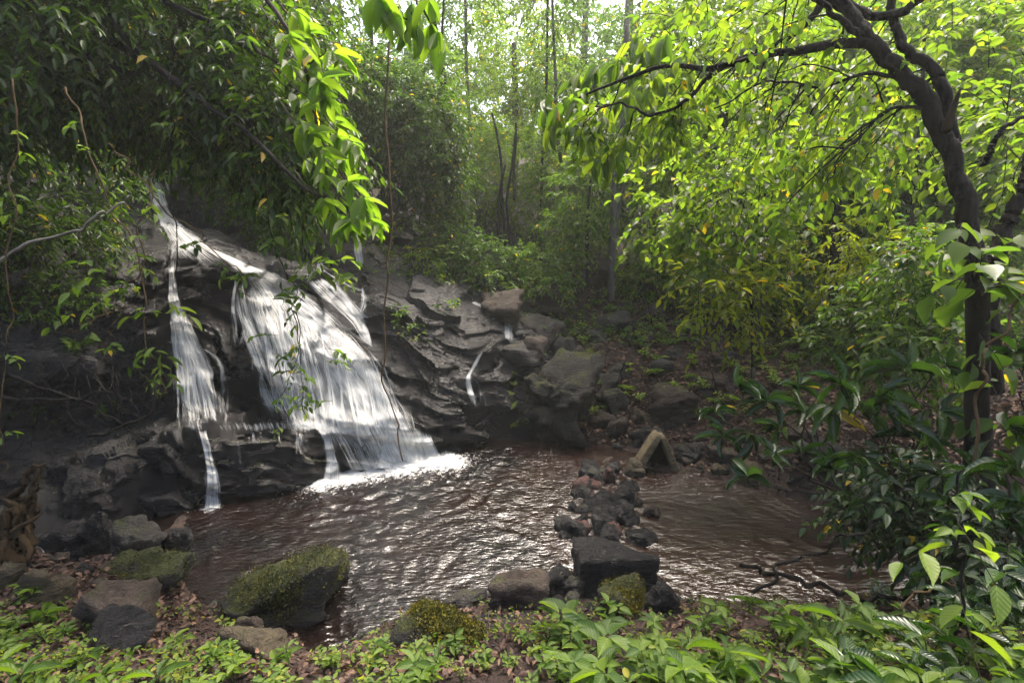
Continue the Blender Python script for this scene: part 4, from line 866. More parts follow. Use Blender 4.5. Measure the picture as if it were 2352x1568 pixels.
for k, (x, yb, Y, r, lean, mat) in enumerate([(600, 440, 12.5, .05, 12, 'bark_grey'), (868, 440, 14, .06, -10, 'bark_dark'), (985, 480, 12, .04, 18, 'bark_dark'), (1095, 520, 13.5, .06, -14, 'bark_grey'), (1240, 520, 13, .045, 10, 'bark_dark'), (1300, 560, 12.5, .05, -16, 'bark_grey'), (1500, 600, 13, .06, 14, 'bark_grey'), (1562, 600, 12, .05, -12, 'bark_dark'), (1640, 620, 12.5, .07, 20, 'bark_grey'), (1800, 640, 11.5, .06, -10, 'bark_pale'), (2010, 660, 10.5, .05, 16, 'bark_dark'), (2300, 680, 9.5, .07, -20, 'bark_grey'), (760, 420, 15, .06, 12, 'bark_pale'), (1420, 540, 16, .10, 12, 'bark_pale')]):
    make_tree("slender_tree", SLENDER[k], "tree", at(x, yb + 60, Y), [(x + lean * 3, -40, 90, 120, Y, .9, 120), (x + lean * 2, 180, 60, 60, Y, .5, 50)], 'leaf_mid', mat,
              [([(x, yb + 60, Y), (x + lean * .4, yb - 120, Y), (x + lean * 1.4, yb - 300, Y + .1), (x + lean * 2.2, -120, Y + .2)], r, r * .6)], "slender trunks of the forest", dict(leaf=.13, width=.42), 120 + k)
# low bushes on the far slope
BS = [
 ("dark bush hanging over the rocks right of the thin fall", [(1030, 560, 60, 70, 9.8, .5, 230), (1070, 600, 50, 45, 9.6, .4, 160)], 'leaf_mid', (0, .75)),
 ("bush with drooping yellow green leaves beside the far rocks", [(985, 590, 40, 30, 9.2, .3, 46)], 'leaf_lime', (.3, 1)),
 ("low dark bush at the top of the sloping rock slabs", [(1100, 600, 80, 60, 9.6, .5, 330), (1140, 650, 60, 25, 9.2, .3, 120)], 'leaf_mid', (0, .8)),
 ("bright low bush under the thin dark stems", [(1240, 610, 90, 35, 9.8, .5, 240), (1250, 650, 70, 25, 9.4, .3, 140)], 'leaf_mid', (.2, 1)),
 ("bush around the foot of the pale grey trunk", [(1500, 600, 70, 45, 10.6, .5, 240), (1490, 650, 60, 28, 10.0, .3, 140)], 'leaf_lime', (.2, 1)),
 ("wide sunlit bush on the right far slope", [(1560, 600, 100, 50, 10.4, .7, 400), (1640, 650, 90, 40, 9.6, .5, 280)], 'leaf_mid', (.2, 1)),
 ("dim bush in the shade of the right forest", [(1760, 650, 120, 50, 9.0, .7, 380), (1900, 690, 110, 45, 8.2, .5, 330)], 'leaf_mid', (0, .7)),
 ("dim bush behind the forked dark trunk", [(2100, 720, 140, 50, 7.4, .6, 380), (2280, 700, 110, 60, 7.0, .6, 330)], 'leaf_mid', (0, .8)),
 ("small bush growing on the rocky back slope", [(1280, 540, 80, 40, 11.5, .5, 220)], 'leaf_mid', (0, .8)),
]
for k, (lab, lobes, mat, tn) in enumerate(BS):
    lb = lobes[0]; make_tree("bush", lab, "bush", at(lb[0], lb[1] + lb[3], lb[4]), lobes, mat, 'bark_dark', (), "bushes on the far slope", dict(twig=.3, nl=8, leaf=.09, width=.45, tone=tn, out=.8), 60 + k, "foliage")
# far forest mass
g, gt = Geo(), Geo(); r2 = np.random.default_rng(5)
foliage(g, None, [(x, y, 190, 150, Y, 3.0, n) for x, y, Y, n in [(-250, 100, 20, 300), (50, 60, 22, 300), (350, 60, 24, 300), (600, 140, 26, 330), (760, 270, 26, 280), (960, 260, 27, 260), (1150, 300, 28, 300), (1350, 290, 28, 300), (1240, 110, 30, 130), (1560, 270, 26, 280), (1750, 120, 25, 330), (1950, 100, 24, 330), (2200, 80, 23, 330), (2450, 100, 20, 300),
    (650, 380, 22, 260), (950, 400, 22, 260), (1250, 420, 23, 260), (1600, 420, 21, 260), (1900, 400, 20, 260), (2200, 380, 18, 260), (2480, 380, 16, 240)]], r2, twig=1.1, nl=11, leaf=.34, width=.45, tone=(0, .9), gap=0.05)
tag(g.build("forest", M['leaf_far'], origin=(0, 26, 8)), "hazy mass of far forest trees closing the view", kind="stuff")

# --- right: leaning tree with its drooping crown
rt = thing("leaning_tree", "dark crooked tree leaning over the stream at the right", "tree", at(2250, 1335, 2.75))
gt, gl = Geo(), Geo(); limb_objs = []
def limb(pts, r0, r1, seed=1, n=60, sides=18):
    gq = Geo(); P = trunk_of(gq, pts, r0, r1, sides, seed, .2, n, .012)
    limb_objs.append(gq.build("limb" if limb_objs else "trunk", M['bark_dark'], rt)); return P
limb([(2255, 1420, 2.65), (2250, 1250, 2.7), (2245, 1000, 2.75), (2240, 800, 2.8), (2240, 640, 2.8), (2230, 500, 2.85), (2195, 385, 2.9), (2135, 250, 3.0), (2080, 180, 3.05), (2030, 125, 3.1), (1990, 90, 3.1), (1955, 35, 3.15), (1900, -30, 3.2), (1840, -120, 3.3)], .062, .028, 2, 150, 24)
gs = Geo()
B = [limb([(2035, 125, 3.1), (1985, 103, 3.1), (1900, 105, 3.1), (1800, 122, 3.1), (1700, 145, 3.15), (1630, 158, 3.2), (1545, 150, 3.3), (1440, 178, 3.4), (1330, 225, 3.5)], .030, .007, 3),
     limb([(2200, -60, 3.1), (2105, 5, 3.15), (2070, 30, 3.15), (2010, 36, 3.15), (1960, 15, 3.2), (1890, -20, 3.2)], .02, .026, 4),
     limb([(2190, 330, 2.95), (2170, 220, 3.0), (2140, 160, 3.05), (2090, 120, 3.1), (2060, 80, 3.15), (2045, 10, 3.2), (2060, -90, 3.2)], .034, .02, 5),
     limb([(1900, -20, 3.2), (1860, 45, 3.2), (1800, 90, 3.25), (1730, 122, 3.3), (1640, 170, 3.35), (1570, 230, 3.45), (1480, 270, 3.6)], .022, .005, 6),
     limb([(1640, 158, 3.2), (1580, 230, 3.2), (1500, 262, 3.2), (1420, 240, 3.3), (1350, 250, 3.4)], .012, .004, 7),
     limb([(2280, 900, 2.85), (2268, 700, 2.9), (2300, 560, 2.95), (2352, 420, 3.0), (2420, 250, 3.1)], .055, .035, 8),
     limb([(1990, 90, 3.1), (1900, 20, 3.0), (1800, -40, 2.9), (1600, -60, 2.9)], .02, .006, 9),
     limb([(2140, 250, 3.0), (2050, 250, 3.0), (1990, 290, 2.95), (1930, 360, 2.9), (1900, 420, 2.9)], .010, .004, 10),
     limb([(2080, 180, 3.05), (1990, 170, 3.1), (1880, 200, 3.2), (1760, 190, 3.3), (1640, 250, 3.4)], .012, .004, 11),
     limb([(2260, 380, 2.9), (2300, 300, 2.9), (2380, 250, 2.9)], .016, .008, 12)]
g = Geo(); tube(g, path([(2172, 300, 2.92), (2185, 262, 2.9), (2205, 205, 2.88)], 8), np.linspace(.03, .006, 8), 7, .5, .5, 3); g.build("broken_stub", M['wood_old'], limb_objs[0])
r3 = np.random.default_rng(9)
for k, P in enumerate(B):
    if k in (5, 9, 1): continue
    idx = r3.integers(6, len(P), 9); st = P[idx]
    D = np.array((-.5, .75, -.4)) + r3.normal(size=(9, 3)) * .5
    for s, d in zip(st, D):
        fx = .45 if s[0] < 1.25 else 1.0                              # hanging twigs with their own side sprays
        L = r3.uniform(.25, .6) * fx; tw = s + unit(d) * np.linspace(0, L, 8)[:, None] + np.array((0, 0, -.35)) * (np.linspace(0, 1, 8)[:, None] ** 2) * L
        tube(gt, wander(tw, .03, k), np.linspace(.006, .002, 8), 4, .4)
        m = int(3 + 5 * r3.random()); ii = r3.integers(2, 8, m)
        sprays(gl, gt, tw[ii], np.array((-.3, 0, -.5)) + r3.normal(size=(m, 3)) * .5, r3.uniform(.1, .25, m), 5, .072, .54, r3, .3, OVATE if k < 2 else ROUND, .35, (.25, 1.0), .002)
foliage(gl, gt, [(1700, 90, 230, 120, 4.6, .6, 70), (1950, 170, 200, 140, 4.4, .5, 60), (2200, 130, 200, 160, 4.4, .6, 70), (1580, 170, 120, 90, 4.2, .5, 60), (1800, 300, 200, 120, 4.8, .5, 90), (2320, 330, 120, 150, 3.6, .5, 70), (2080, 330, 120, 100, 4.0, .4, 60), (1700, 420, 110, 60, 4.4, .4, 50)], r3, twig=.32, nl=6, leaf=.085, width=.55, templ=ROUND, tone=(.3, 1), flow=(-.3, 0, -.3), gap=None)
gl.build("crown", M['leaf_lime'], rt); gt.build("branches", M['bark_dark'], rt)
# mango-like sprays at the end of the long branch
o = thing("leafy_bough", "spray of long drooping leaves at the tip of the long right branch", "bough", at(1420, 180, 3.6))
gl, gt = Geo(), Geo()
for x, y, Y in [(1290, 200, 3.6), (1310, 240, 3.7), (1350, 150, 3.8), (1390, 130, 3.8), (1400, 220, 3.5), (1440, 110, 3.9), (1470, 180, 3.5), (1500, 90, 3.9), (1430, 300, 3.6), (1410, 330, 3.6), (1530, 140, 3.6), (1360, 250, 3.6), (1480, 60, 4.0), (1550, 60, 3.8), (1345, 200, 3.7), (1590, 110, 3.7)]:
    sprays(gl, gt, [at(x, y - 12, Y)], [(-.35, 0, -.5)], [.12], 8, .22, .26, r3, .4, LANCE, .4, (.15, 1), .003, True, .8)
gl.build("leaves", M['leaf_lime'], o); gt.build("twigs", M['bark_dark'], o)
# round lime leaves drooping in front of the right forest
make_tree("sapling", "sapling with round yellow green leaves drooping over the far slope", "sapling", at(1700, 900, 6.5),
  [(1600, 420, 130, 90, 6.4, .6, 80), (1720, 470, 130, 90, 6.2, .6, 80), (1540, 500, 80, 50, 6.4, .4, 45), (1660, 560, 110, 50, 6.2, .4, 35), (1800, 400, 110, 90, 6.4, .6, 75), (1900, 330, 120, 100, 6.0, .6, 75)], 'leaf_lime', 'bark_dark', [([(1730, 900, 6.4), (1725, 700, 6.4), (1740, 520, 6.4), (1790, 330, 6.5)], .022, .01)],
  fol=dict(twig=.4, nl=7, leaf=.125, width=.62, flow=(-.2, -.2, -.2), tone=(.3, 1), templ=ROUND, hang=.1), seed=81)
make_tree("shrub", "thin shrub with yellow edged leaves on the leaf covered slope", "shrub", at(1735, 925, 5.6),
  [(1640, 640, 90, 40, 5.6, .4, 28), (1720, 690, 100, 50, 5.6, .4, 42), (1660, 740, 80, 45, 5.6, .3, 26), (1760, 620, 80, 40, 5.7, .3, 24)], 'leaf_yellow', 'bark_grey', [([(1725, 920, 5.6), (1735, 800, 5.6), (1745, 720, 5.6), (1700, 650, 5.6)], .014, .006), ([(1745, 720, 5.6), (1800, 740, 5.6), (1840, 790, 5.55)], .008, .004)],
  fol=dict(twig=.28, nl=6, leaf=.11, width=.42, tone=(.1, 1.1), templ=OVATE, gap=None, hang=.15), seed=82)
make_tree("shrub", "taller shrub with yellow tipped leaves in the right middle distance", "shrub", at(1935, 860, 6.0),
  [(1930, 560, 110, 60, 6.0, .5, 60), (1960, 640, 100, 60, 5.8, .4, 60), (2060, 600, 90, 70, 5.8, .4, 60)], 'leaf_yellow', 'bark_grey', [([(1935, 860, 6.0), (1940, 720, 6.0), (1950, 560, 6.0)], .014, .008)], fol=dict(twig=.3, nl=7, leaf=.10, width=.4, tone=(.0, 1.0), templ=OVATE, gap=None), seed=83)
make_tree("shrub", "dark leafy shrub left of the leaning trunk", "shrub", at(2060, 900, 4.8),
  [(2050, 720, 120, 70, 5.0, .4, 170), (2120, 620, 70, 90, 4.6, .4, 130), (1960, 780, 90, 50, 5.2, .3, 110), (2120, 800, 100, 60, 4.4, .4, 130)], 'leaf_mid', 'bark_dark', [([(2035, 880, 4.8), (2000, 760, 4.9), (1960, 700, 5.0)], .012, .006)], fol=dict(twig=.3, nl=8, leaf=.085, width=.5, tone=(0, .9), templ=ROUND, gap=None), seed=84)
make_tree("climber", "climbing plant with heart shaped leaves wrapped round the leaning trunk", "climber", at(2240, 1000, 2.6),
  [(2240, 560, 40, 150, 2.65, .12, 7), (2250, 700, 60, 110, 2.6, .15, 8), (2320, 620, 40, 130, 2.7, .2, 7), (2310, 930, 50, 90, 2.5, .2, 6)], 'leaf_mid', 'bark_dark', fol=dict(twig=.14, nl=3, leaf=.13, width=.75, tone=(.3, 1), templ=OVATE, gap=None, hang=.4), seed=85)

# --- glossy long-leaved plants on the right bank
def rosettes(name, label, cat, pts, leaf, width, mat, templ, n, seed, base, dirv=(0, -.2, .4), tone=(0, .9), group=None, hang=.25):
    rg = np.random.default_rng(seed); o = thing(name, label, cat, base, group); gl, gt = Geo(), Geo(); b0 = np.array(base)
    for x, y, Y in pts:
        q = at(x, y, Y); d = unit(np.array(dirv) + rg.normal(size=3) * .25)
        sprays(gl, gt, [q], [d], [leaf * .35], n, leaf, width, rg, .1, templ, hang, tone, .006, True, 1.0)
        tube(gt, wander(spline(np.array([b0 + rg.normal(size=3) * .04, (b0 + q) / 2 + rg.normal(size=3) * .08 + np.array((0, 0, .08)), q]), 12), .02, seed), np.linspace(.008, .004, 12), 5, .4)
    gl.build("leaves", M[mat], o); gt.build("stems", M['twig'], o); return o
rosettes("glossy_shrub", "glossy dark shrub of long leaves leaning over the far shore", "shrub", [(1690, 905, 4.0), (1760, 935, 3.9), (1820, 900, 3.8), (1640, 960, 4.0), (1720, 990, 3.8), (1800, 1000, 3.7), (1660, 1010, 3.9), (1850, 960, 3.6)], .21, .25, 'leaf_gloss', LANCE, 9, 91, at(1900, 1090, 4.0))
rosettes("glossy_shrub", "glossy dark shrub of very long leaves beside the leaning trunk", "shrub", [(1940, 880, 3.2), (2000, 920, 3.1), (2080, 870, 3.1), (2130, 930, 3.0), (1960, 960, 3.1), (2050, 990, 3.0), (2150, 850, 3.2), (1900, 930, 3.3), (2100, 1030, 2.9)], .22, .26, 'leaf_gloss', LANCE, 9, 92, at(2080, 1150, 3.3))
rosettes("glossy_shrub", "low glossy shrub reaching over the shallow stream", "shrub", [(1760, 1060, 3.5), (1830, 1050, 3.4), (1900, 1080, 3.3), (1720, 1110, 3.4), (1960, 1040, 3.2)], .20, .27, 'leaf_gloss', LANCE, 7, 93, at(1950, 1150, 3.5))
rosettes("glossy_shrub", "glossy leafy shrub crowding the right frame edge", "shrub", [(2290, 1000, 2.4), (2340, 900, 2.5), (2320, 1090, 2.3), (2230, 1090, 2.5), (2360, 1180, 2.2), (2280, 1200, 2.3), (2190, 1180, 2.6), (2360, 1030, 2.3), (2330, 820, 2.6), (2150, 1100, 2.8)], .19, .32, 'leaf_gloss', LANCE, 8, 94, at(2330, 1330, 2.2), tone=(.1, 1))
make_tree("shrub", "shaded small leaved shrub under the leaning trunk by the stream", "shrub", at(2100, 1260, 3.0),
  [(2080, 1130, 120, 70, 3.1, .3, 130), (2200, 1240, 110, 90, 2.8, .3, 140), (2300, 1290, 100, 90, 2.4, .3, 120), (1990, 1180, 70, 40, 3.4, .2, 40)], 'leaf_gloss', 'bark_dark', fol=dict(twig=.2, nl=7, leaf=.085, width=.45, tone=(0, 1), templ=OVATE, gap=None), seed=95)
# --- plants of the near bank
def proto_leafy(seed, stems, h, leaf, width, templ, tiers, mat, lean=.35, tone=(.2, 1), hang=.12):
    """leafy little plant at the origin: returns (foliage mesh, stem mesh)"""
    rg = np.random.default_rng(seed); gl, gt = Geo(), Geo()
    for k in range(stems):
        a = rg.random() * 6.28; d = np.array((math.cos(a) * lean, math.sin(a) * lean, 1.0)) * rg.uniform(.75, 1.2)
        P = np.array([(0, 0, -.02)] + [d * h * t + np.array((0, 0, -.15 * h * t * t)) + rg.normal(size=3) * h * .03 for t in (.33, .66, 1.0)]) * rg.uniform(.7, 1.1)
        P = spline(P, 9); tube(gt, P, np.linspace(.0035, .0018, 9), 5, .4)
        for t in range(tiers):
            q = P[8 - t * 2]; yaw = rg.random() * 6.28 if t == 0 else yaw + 1.57
            m = 4 if t == 0 else 2
            an = yaw + np.arange(m) * 6.283 / m + rg.normal(size=m) * .25
            A = np.stack([np.cos(an), np.sin(an), np.full(m, .35 - hang * 3 * rg.random())], -1)
            s = rg.uniform(.45, 1.15, m) * (1 - .12 * t)
            leaves(gl, q + A * .008, A, np.array((0, -.15, 1.0)) + rg.normal(size=(m, 3)) * .25, leaf * s, leaf * width * s, np.clip(rg.uniform(*tone, m), 0, 1.2), templ)
    return gl.mesh("foliage", M[mat]), gt.mesh("stem", M['green_stem'])
PROTO = {
 'broad': [proto_leafy(200 + k, 2 + k % 3, .10, .068, .44, OVATE, 2 + k % 2, 'leaf_front') for k in range(6)],
 'big': [proto_leafy(220 + k, 2 + k % 2, .17, .10, .50, OVATE, 2, 'leaf_front', tone=(.1, .9)) for k in range(5)],
 'small': [proto_leafy(240 + k, 4 + k % 3, .10, .036, .6, ROUND, 3, 'leaf_front', tone=(.5, 1.1)) for k in range(5)],
 'lance': [proto_leafy(260 + k, 1 + k % 2, .15, .12, .25, LANCE, 3, 'leaf_front', tone=(.0, .7)) for k in range(4)],
 'dark': [proto_leafy(280 + k, 3, .2, .11, .42, OVATE, 3, 'leaf_gloss', tone=(.2, 1)) for k in range(4)],
}
NAMES = {'broad': "broad_leaved_plant", 'big': "broad_leaved_plant", 'small': "small_leaved_plant", 'lance': "long_leaved_plant", 'dark': "dark_leaved_plant"}
rp = random.Random(21)
def plant(kind, x, y, label, scale=1.0, group=None, p=None, tilt=.28):
    if p is None: p = ground_at(x, y, False)
    o = thing(NAMES[kind], label, "plant", p, group); o.rotation_euler = (rp.uniform(-tilt, tilt), rp.uniform(-tilt, tilt), rp.random() * 6.28); o.scale = (scale,) * 3
    a, b = rp.choice(PROTO[kind])
    for nm, me in (("foliage", a), ("stem", b)):
        c = bpy.data.objects.new(nm, me); C.objects.link(c); c.parent = o
    return o
HERO = [('broad', 965, 1560, 1.25, "large leaved seedling alone on bare earth at the bottom centre"), ('broad', 985, 1590, 1.0, "seedling cut by the bottom frame edge at the centre"), ('broad', 300, 1400, 1.0, "pale sprig standing in front of the broad brown slab"), ('broad', 60, 1390, 1.2, "leafy sprig beside the rounded olive boulder"),
 ('lance', 110, 1440, 1.1, "long leaved plant with glossy blades at the lower left"), ('small', 330, 1440, 1.2, "yellow green tuft growing on the dark purplish rock"), ('small', 520, 1465, 1.1, "yellow flecked tuft on the flat tan rock"), ('broad', 1260, 1480, 1.2, "tall bright plant on the bank in front of the brown cracked block"),
 ('big', 1400, 1450, .9, "tall light green plant in front of the round mossy stone"), ('big', 1990, 1480, 1.0, "plant with large oval leaves standing above the lower right clump"), ('big', 1630, 1450, 1.0, "tall pointed leaf plant at the stream's lower edge"), ('lance', 1720, 1400, .8, "small fern like plant at the lower edge of the stream")]
for k, x, y, s, lab in HERO: plant(k, x, y, lab, s)
ZONES = [(0, 430, 1440, 1640, 26, ['broad', 'small', 'broad', 'lance'], .85, "low leafy plant in the scattered growth at the lower left corner"),
 (420, 900, 1510, 1650, 30, ['broad', 'small', 'broad', 'small'], .8, "low bright plant on the bank below the mossy boulder"),
 (900, 1250, 1490, 1640, 14, ['broad', 'small'], .75, "small seedling on the brown earth below the yellow moss mound"),
 (1200, 1620, 1450, 1660, 38, ['broad', 'broad', 'small', 'big'], 1.05, "light green plant of the dense patch right of the bare earth"),
 (1580, 2000, 1440, 1680, 42, ['big', 'broad', 'lance', 'broad', 'small'], 1.0, "bright leafy plant in the thick growth between stream and lower frame edge"),
 (1950, 2400, 1440, 1690, 40, ['big', 'broad', 'dark', 'broad', 'lance', 'small'], 1.05, "broad leafy plant in the deep growth of the lower right corner")]
for x0, x1, y0, y1, n, kinds, sc, lab in ZONES:
    for k in range(n):
        plant(kinds[k % len(kinds)], rp.uniform(x0, x1), rp.uniform(y0, y1), lab, sc * rp.uniform(.7, 1.25), lab.split(" ", 2)[2])
for k in range(26):
    x, y = rp.uniform(1950, 2380), rp.uniform(1230, 1400); plant('dark', x, y, "dim leafy plant in the shade at the foot of the leaning tree", rp.uniform(.7, 1.1), "plants in the shade of the leaning tree")
for k in range(110):
    x = rp.uniform(1290, 1850); y = rp.uniform(690, 970)
    plant(rp.choice(['small', 'small', 'broad']), x, y, "little green plant sprouting from the leaf littered far slope", rp.uniform(1.0, 1.9), "little plants on the far slope")
for k in range(30):
    x = rp.uniform(-20, 380); y = rp.uniform(600, 960)
    plant(rp.choice(['small', 'broad']), x, y, "little shaded plant clinging to the dark left bank", rp.uniform(.9, 1.5), "little plants on the left bank", tilt=.6)
for k in range(30):
    x = rp.choice([rp.uniform(1170, 1230), rp.uniform(1290, 1360), rp.uniform(1180, 1350)]); y = rp.uniform(830, 1000)
    plant('small', x, y, "small creeper sprig on the flank of the large mossy boulder", rp.uniform(.7, 1.2), "sprigs on the large mossy boulder", tilt=.8)
# ground cover, dead leaves, gravel: nobody could count these
rg = np.random.default_rng(31)
def scatter_px(n, x0, x1, y0, y1, mask=None, cliff=False):
    P, N = [], []
    for x, y in zip(rg.uniform(x0, x1, n), rg.uniform(y0, y1, n)):
        h = hit(x, y, cliff)
        if h is None or h[0].z < .02: continue
        P.append(h[0]); N.append(h[1])
    P = np.array(P); N = np.array(N); N = np.where(N[:, 2:3] < 0, -N, N)
    return P, N
g = Geo()
for zone, n in (((-40, 2400, 1380, 1568), 6000),):
    P, N = scatter_px(n, *zone); k = fbm(P * 2.2, 3, 61) > -.05; P, N = P[k], N[k]; m = len(P)
    A = rg.normal(size=(m, 3)); A[:, 2] = np.abs(A[:, 2]) * .5
    leaves(g, P + N * rg.uniform(.005, .045, (m, 1)), A, N + rg.normal(size=(m, 3)) * .4, rg.uniform(.012, .034, m), rg.uniform(.01, .024, m), rg.uniform(.3, 1.1, m), ROUND)
tag(g.build("ground_cover", M['leaf_front']), "creeping tiny leaves covering the near bank", kind="stuff")
g = Geo()
for zone, n in (((-40, 2400, 1380, 1568), 4200), ((-40, 460, 1230, 1440), 1800), ((1250, 2400, 660, 1080), 14000)):
    P, N = scatter_px(n, *zone); m = len(P); s = .42 + .09 * np.linalg.norm(P, axis=1)
    leaves(g, P + N * rg.uniform(.004, .03, (m, 1)), rg.normal(size=(m, 3)) * np.array((1, 1, .3)), N + rg.normal(size=(m, 3)) * .45, rg.uniform(.03, .085, m) * s, rg.uniform(.018, .045, m) * s, rg.uniform(0, 1, m), SMALL)
tag(g.build("leaf_litter", M['litter']), "dead brown leaves littering the banks", kind="stuff")
g = Geo()
P, N = scatter_px(1500, 1350, 2100, 960, 1160); P2, N2 = scatter_px(900, 1000, 1600, 1330, 1420)
for p in np.vstack([P, P2])[::2]:
    D_, f_ = ICO[3]; s = rg.uniform(.008, .028)
    g.add(p + D_ * s * rg.uniform(.6, 1.2, 3), f_, None, .4)
    if g.n > 700 * len(D_): break
tag(g.build("gravel", M['rock_wet']), "dark wet gravel along the water's edge", kind="stuff")
# undergrowth over the far slope
g = Geo(); P, N = scatter_px(3800, 860, 2400, 520, 800, cliff=True); k = (fbm(P * 1.1, 3, 65) > -.1) & np.array([kd.find(Vector(p))[2] > .4 for p in P]); P, N = P[k], N[k]
sprays(g, None, P, N + rg.normal(size=P.shape) * .4, rg.uniform(.12, .4, len(P)), 6, .075, .5, rg, .3, SMALL, .15, (0, 1))
P, N = scatter_px(1900, -40, 420, 380, 960, cliff=True); k = (fbm(P * 1.3, 3, 66) > .05) & np.array([kd.find(Vector(p))[2] > .35 for p in P]); P, N = P[k], N[k]
sprays(g, None, P, N + rg.normal(size=P.shape) * .4, rg.uniform(.1, .3, len(P)), 6, .06, .45, rg, .4, SMALL, .3, (0, .9))
tag(g.build("undergrowth", M['leaf_mid']), "low tangled undergrowth on the slopes", kind="stuff")
# --- vines, stems and dead wood
VINES = [
 ("vine", "long thin vine hanging straight down in front of the main fall", [(880, -40, 4.2), (893, 120, 4.2), (895, 350, 4.2), (893, 560, 4.2), (896, 660, 4.2), (886, 820, 4.2), (892, 920, 4.2), (918, 980, 4.2), (925, 1058, 4.2)], .009, .006),
 ("vine", "pale bare vine slanting from the canopy across the left rocks", [(150, 200, 3.2), (200, 330, 3.2), (262, 470, 3.2), (310, 600, 3.2), (340, 720, 3.2), (362, 840, 3.2), (385, 905, 3.2)], .006, .003),
 ("vine", "thin vine crossing the pale one and curving to the lower left", [(360, 380, 3.3), (345, 480, 3.3), (315, 620, 3.3), (275, 720, 3.3), (240, 790, 3.3), (224, 864, 3.3)], .005, .003),
 ("vine", "thin vine hanging down along the left frame edge", [(28, 180, 3.0), (22, 400, 3.0), (20, 640, 3.0), (18, 820, 3.0), (5, 1000, 3.0), (10, 1090, 3.0)], .004, .003),
 ("vine", "dark vine trailing from the canopy into the main fall", [(560, 250, 4.0), (612, 420, 4.0), (640, 560, 4.0), (672, 680, 4.0), (690, 760, 4.0), (684, 860, 4.0), (706, 960, 4.0)], .005, .003),
 ("vine", "second dark vine beside the one trailing into the main fall", [(690, 330, 4.0), (702, 480, 4.0), (700, 600, 4.0), (690, 720, 4.0), (676, 850, 4.0), (640, 930, 4.0), (655, 990, 4.0)], .004, .003),
 ("vine", "dark thin vine hanging left of the upper chute", [(408, 60, 3.8), (400, 250, 3.8), (402, 420, 3.8), (404, 620, 3.8)], .006, .004),
 ("vine", "thin slanting vine crossing the upper chute", [(250, 330, 3.6), (330, 410, 3.6), (430, 520, 3.6), (510, 600, 3.6), (570, 680, 3.6)], .006, .003),
 ("branch", "grey bare branch arching in from the left frame edge", [(-60, 650, 3.0), (0, 610, 3.0), (80, 558, 3.05), (170, 530, 3.1), (250, 490, 3.15), (290, 470, 3.2)], .012, .006),
 ("branch", "short pale bare branch jutting left below the crossing vines", [(285, 705, 3.3), (215, 735, 3.3), (148, 765, 3.3)], .006, .003),
 ("branch", "curved green stem arching over the leaf covered slope", [(1732, 842, 5.4), (1790, 800, 5.3), (1841, 779, 5.2), (1912, 758, 5.2)], .022, .012),
 ("branch", "bare dark branch slanting across the stream at lower right", [(1730, 1360, 2.7), (1850, 1280, 2.7), (1960, 1225, 2.7), (2040, 1190, 2.75), (2130, 1130, 2.8)], .010, .006),
 ("branch", "dark stick lying across the stream under the slanting branch", [(1700, 1295, 3.3), (1850, 1340, 3.1), (2000, 1375, 2.9), (2100, 1370, 2.8)], .014, .010),
 ("branch", "pale bare stick leaning through the lower right plants", [(2070, 1400, 2.1), (2180, 1330, 2.15), (2290, 1250, 2.2), (2400, 1190, 2.25)], .006, .004),
 ("vine", "thin dark stem rising through the plants at lower right", [(2190, 1600, 1.7), (2198, 1480, 1.72), (2210, 1330, 1.75), (2205, 1190, 1.78), (2205, 1080, 1.8)], .007, .004),
 ("vine", "thin brown vine looping in front of the leaning trunk", [(2260, 1150, 2.4), (2240, 880, 2.4), (2280, 800, 2.4), (2352, 690, 2.4), (2420, 620, 2.4)], .008, .006),
 ("branch", "weathered grey stick lying among the right shrubs", [(2020, 720, 5.0), (2075, 800, 4.9), (2140, 880, 4.8)], .012, .008),
]
for k, (nm, lab, pts, a, b) in enumerate(VINES):
    g = Geo(); n = 50; P = wander(path(pts, n), .045, k + 3, .8); tube(g, P, np.linspace(a, b, n), 6, .4, .15, k)
    mat = 'green_stem' if 'green' in lab else ('bark_dark' if 'dark' in lab else ('bark_pale' if 'grey' in lab else 'vine'))
    vo = tag(g.build(nm, M[mat], origin=P[0]), lab, nm)
    if nm == "vine" and k not in (0, 15):
        rv = np.random.default_rng(k); gl = Geo(); m = 9; ii = rv.integers(4, n - 2, m)
        sprays(gl, gl, P[ii], rv.normal(size=(m, 3)) * .7 + np.array((0, -.2, -.1)), .09, 4, .065, .45, rv, .4, OVATE, .3, (.1, 1.1), .0015)
        gl.build("leaves", M['leaf_front'], vo)
rs = random.Random(40)
for k in range(16):
    x, y = rs.uniform(1350, 2000), rs.uniform(720, 930); p = ground_at(x, y, False); d = np.array((rs.uniform(-.35, .35), rs.uniform(-.2, .2), 1.0)); h = rs.uniform(.35, 1.0)
    g = Geo(); tube(g, wander(p + d * h * np.linspace(-.05, 1, 16)[:, None], .03, k), np.linspace(.010, .003, 16), 5, .4); tag(g.build("bare_stem", M['bark_dark'], origin=p), "thin bare stem standing on the leaf littered far slope", "stem", "bare stems on the far slope")
for k in range(34):
    x, y = rs.uniform(0, 2350), rs.uniform(1430, 1566); p = ground_at(x, y, False) + np.array((0, 0, .015)); an = rs.uniform(0, 6.28); L = rs.uniform(.12, .5); d = np.array((math.cos(an), math.sin(an) * .6, rs.uniform(-.1, .35)))
    g = Geo(); tube(g, wander(p + d * L * np.linspace(-.5, .5, 14)[:, None], .03, k + 60), np.linspace(rs.uniform(.003, .008), .002, 14), 5, .4, .2, k); tag(g.build("fallen_stick", M[['vine', 'bark_grey', 'bark_dark'][k % 3]], origin=p), "dead stick lying among the plants of the near bank", "stick", "dead sticks on the near bank")
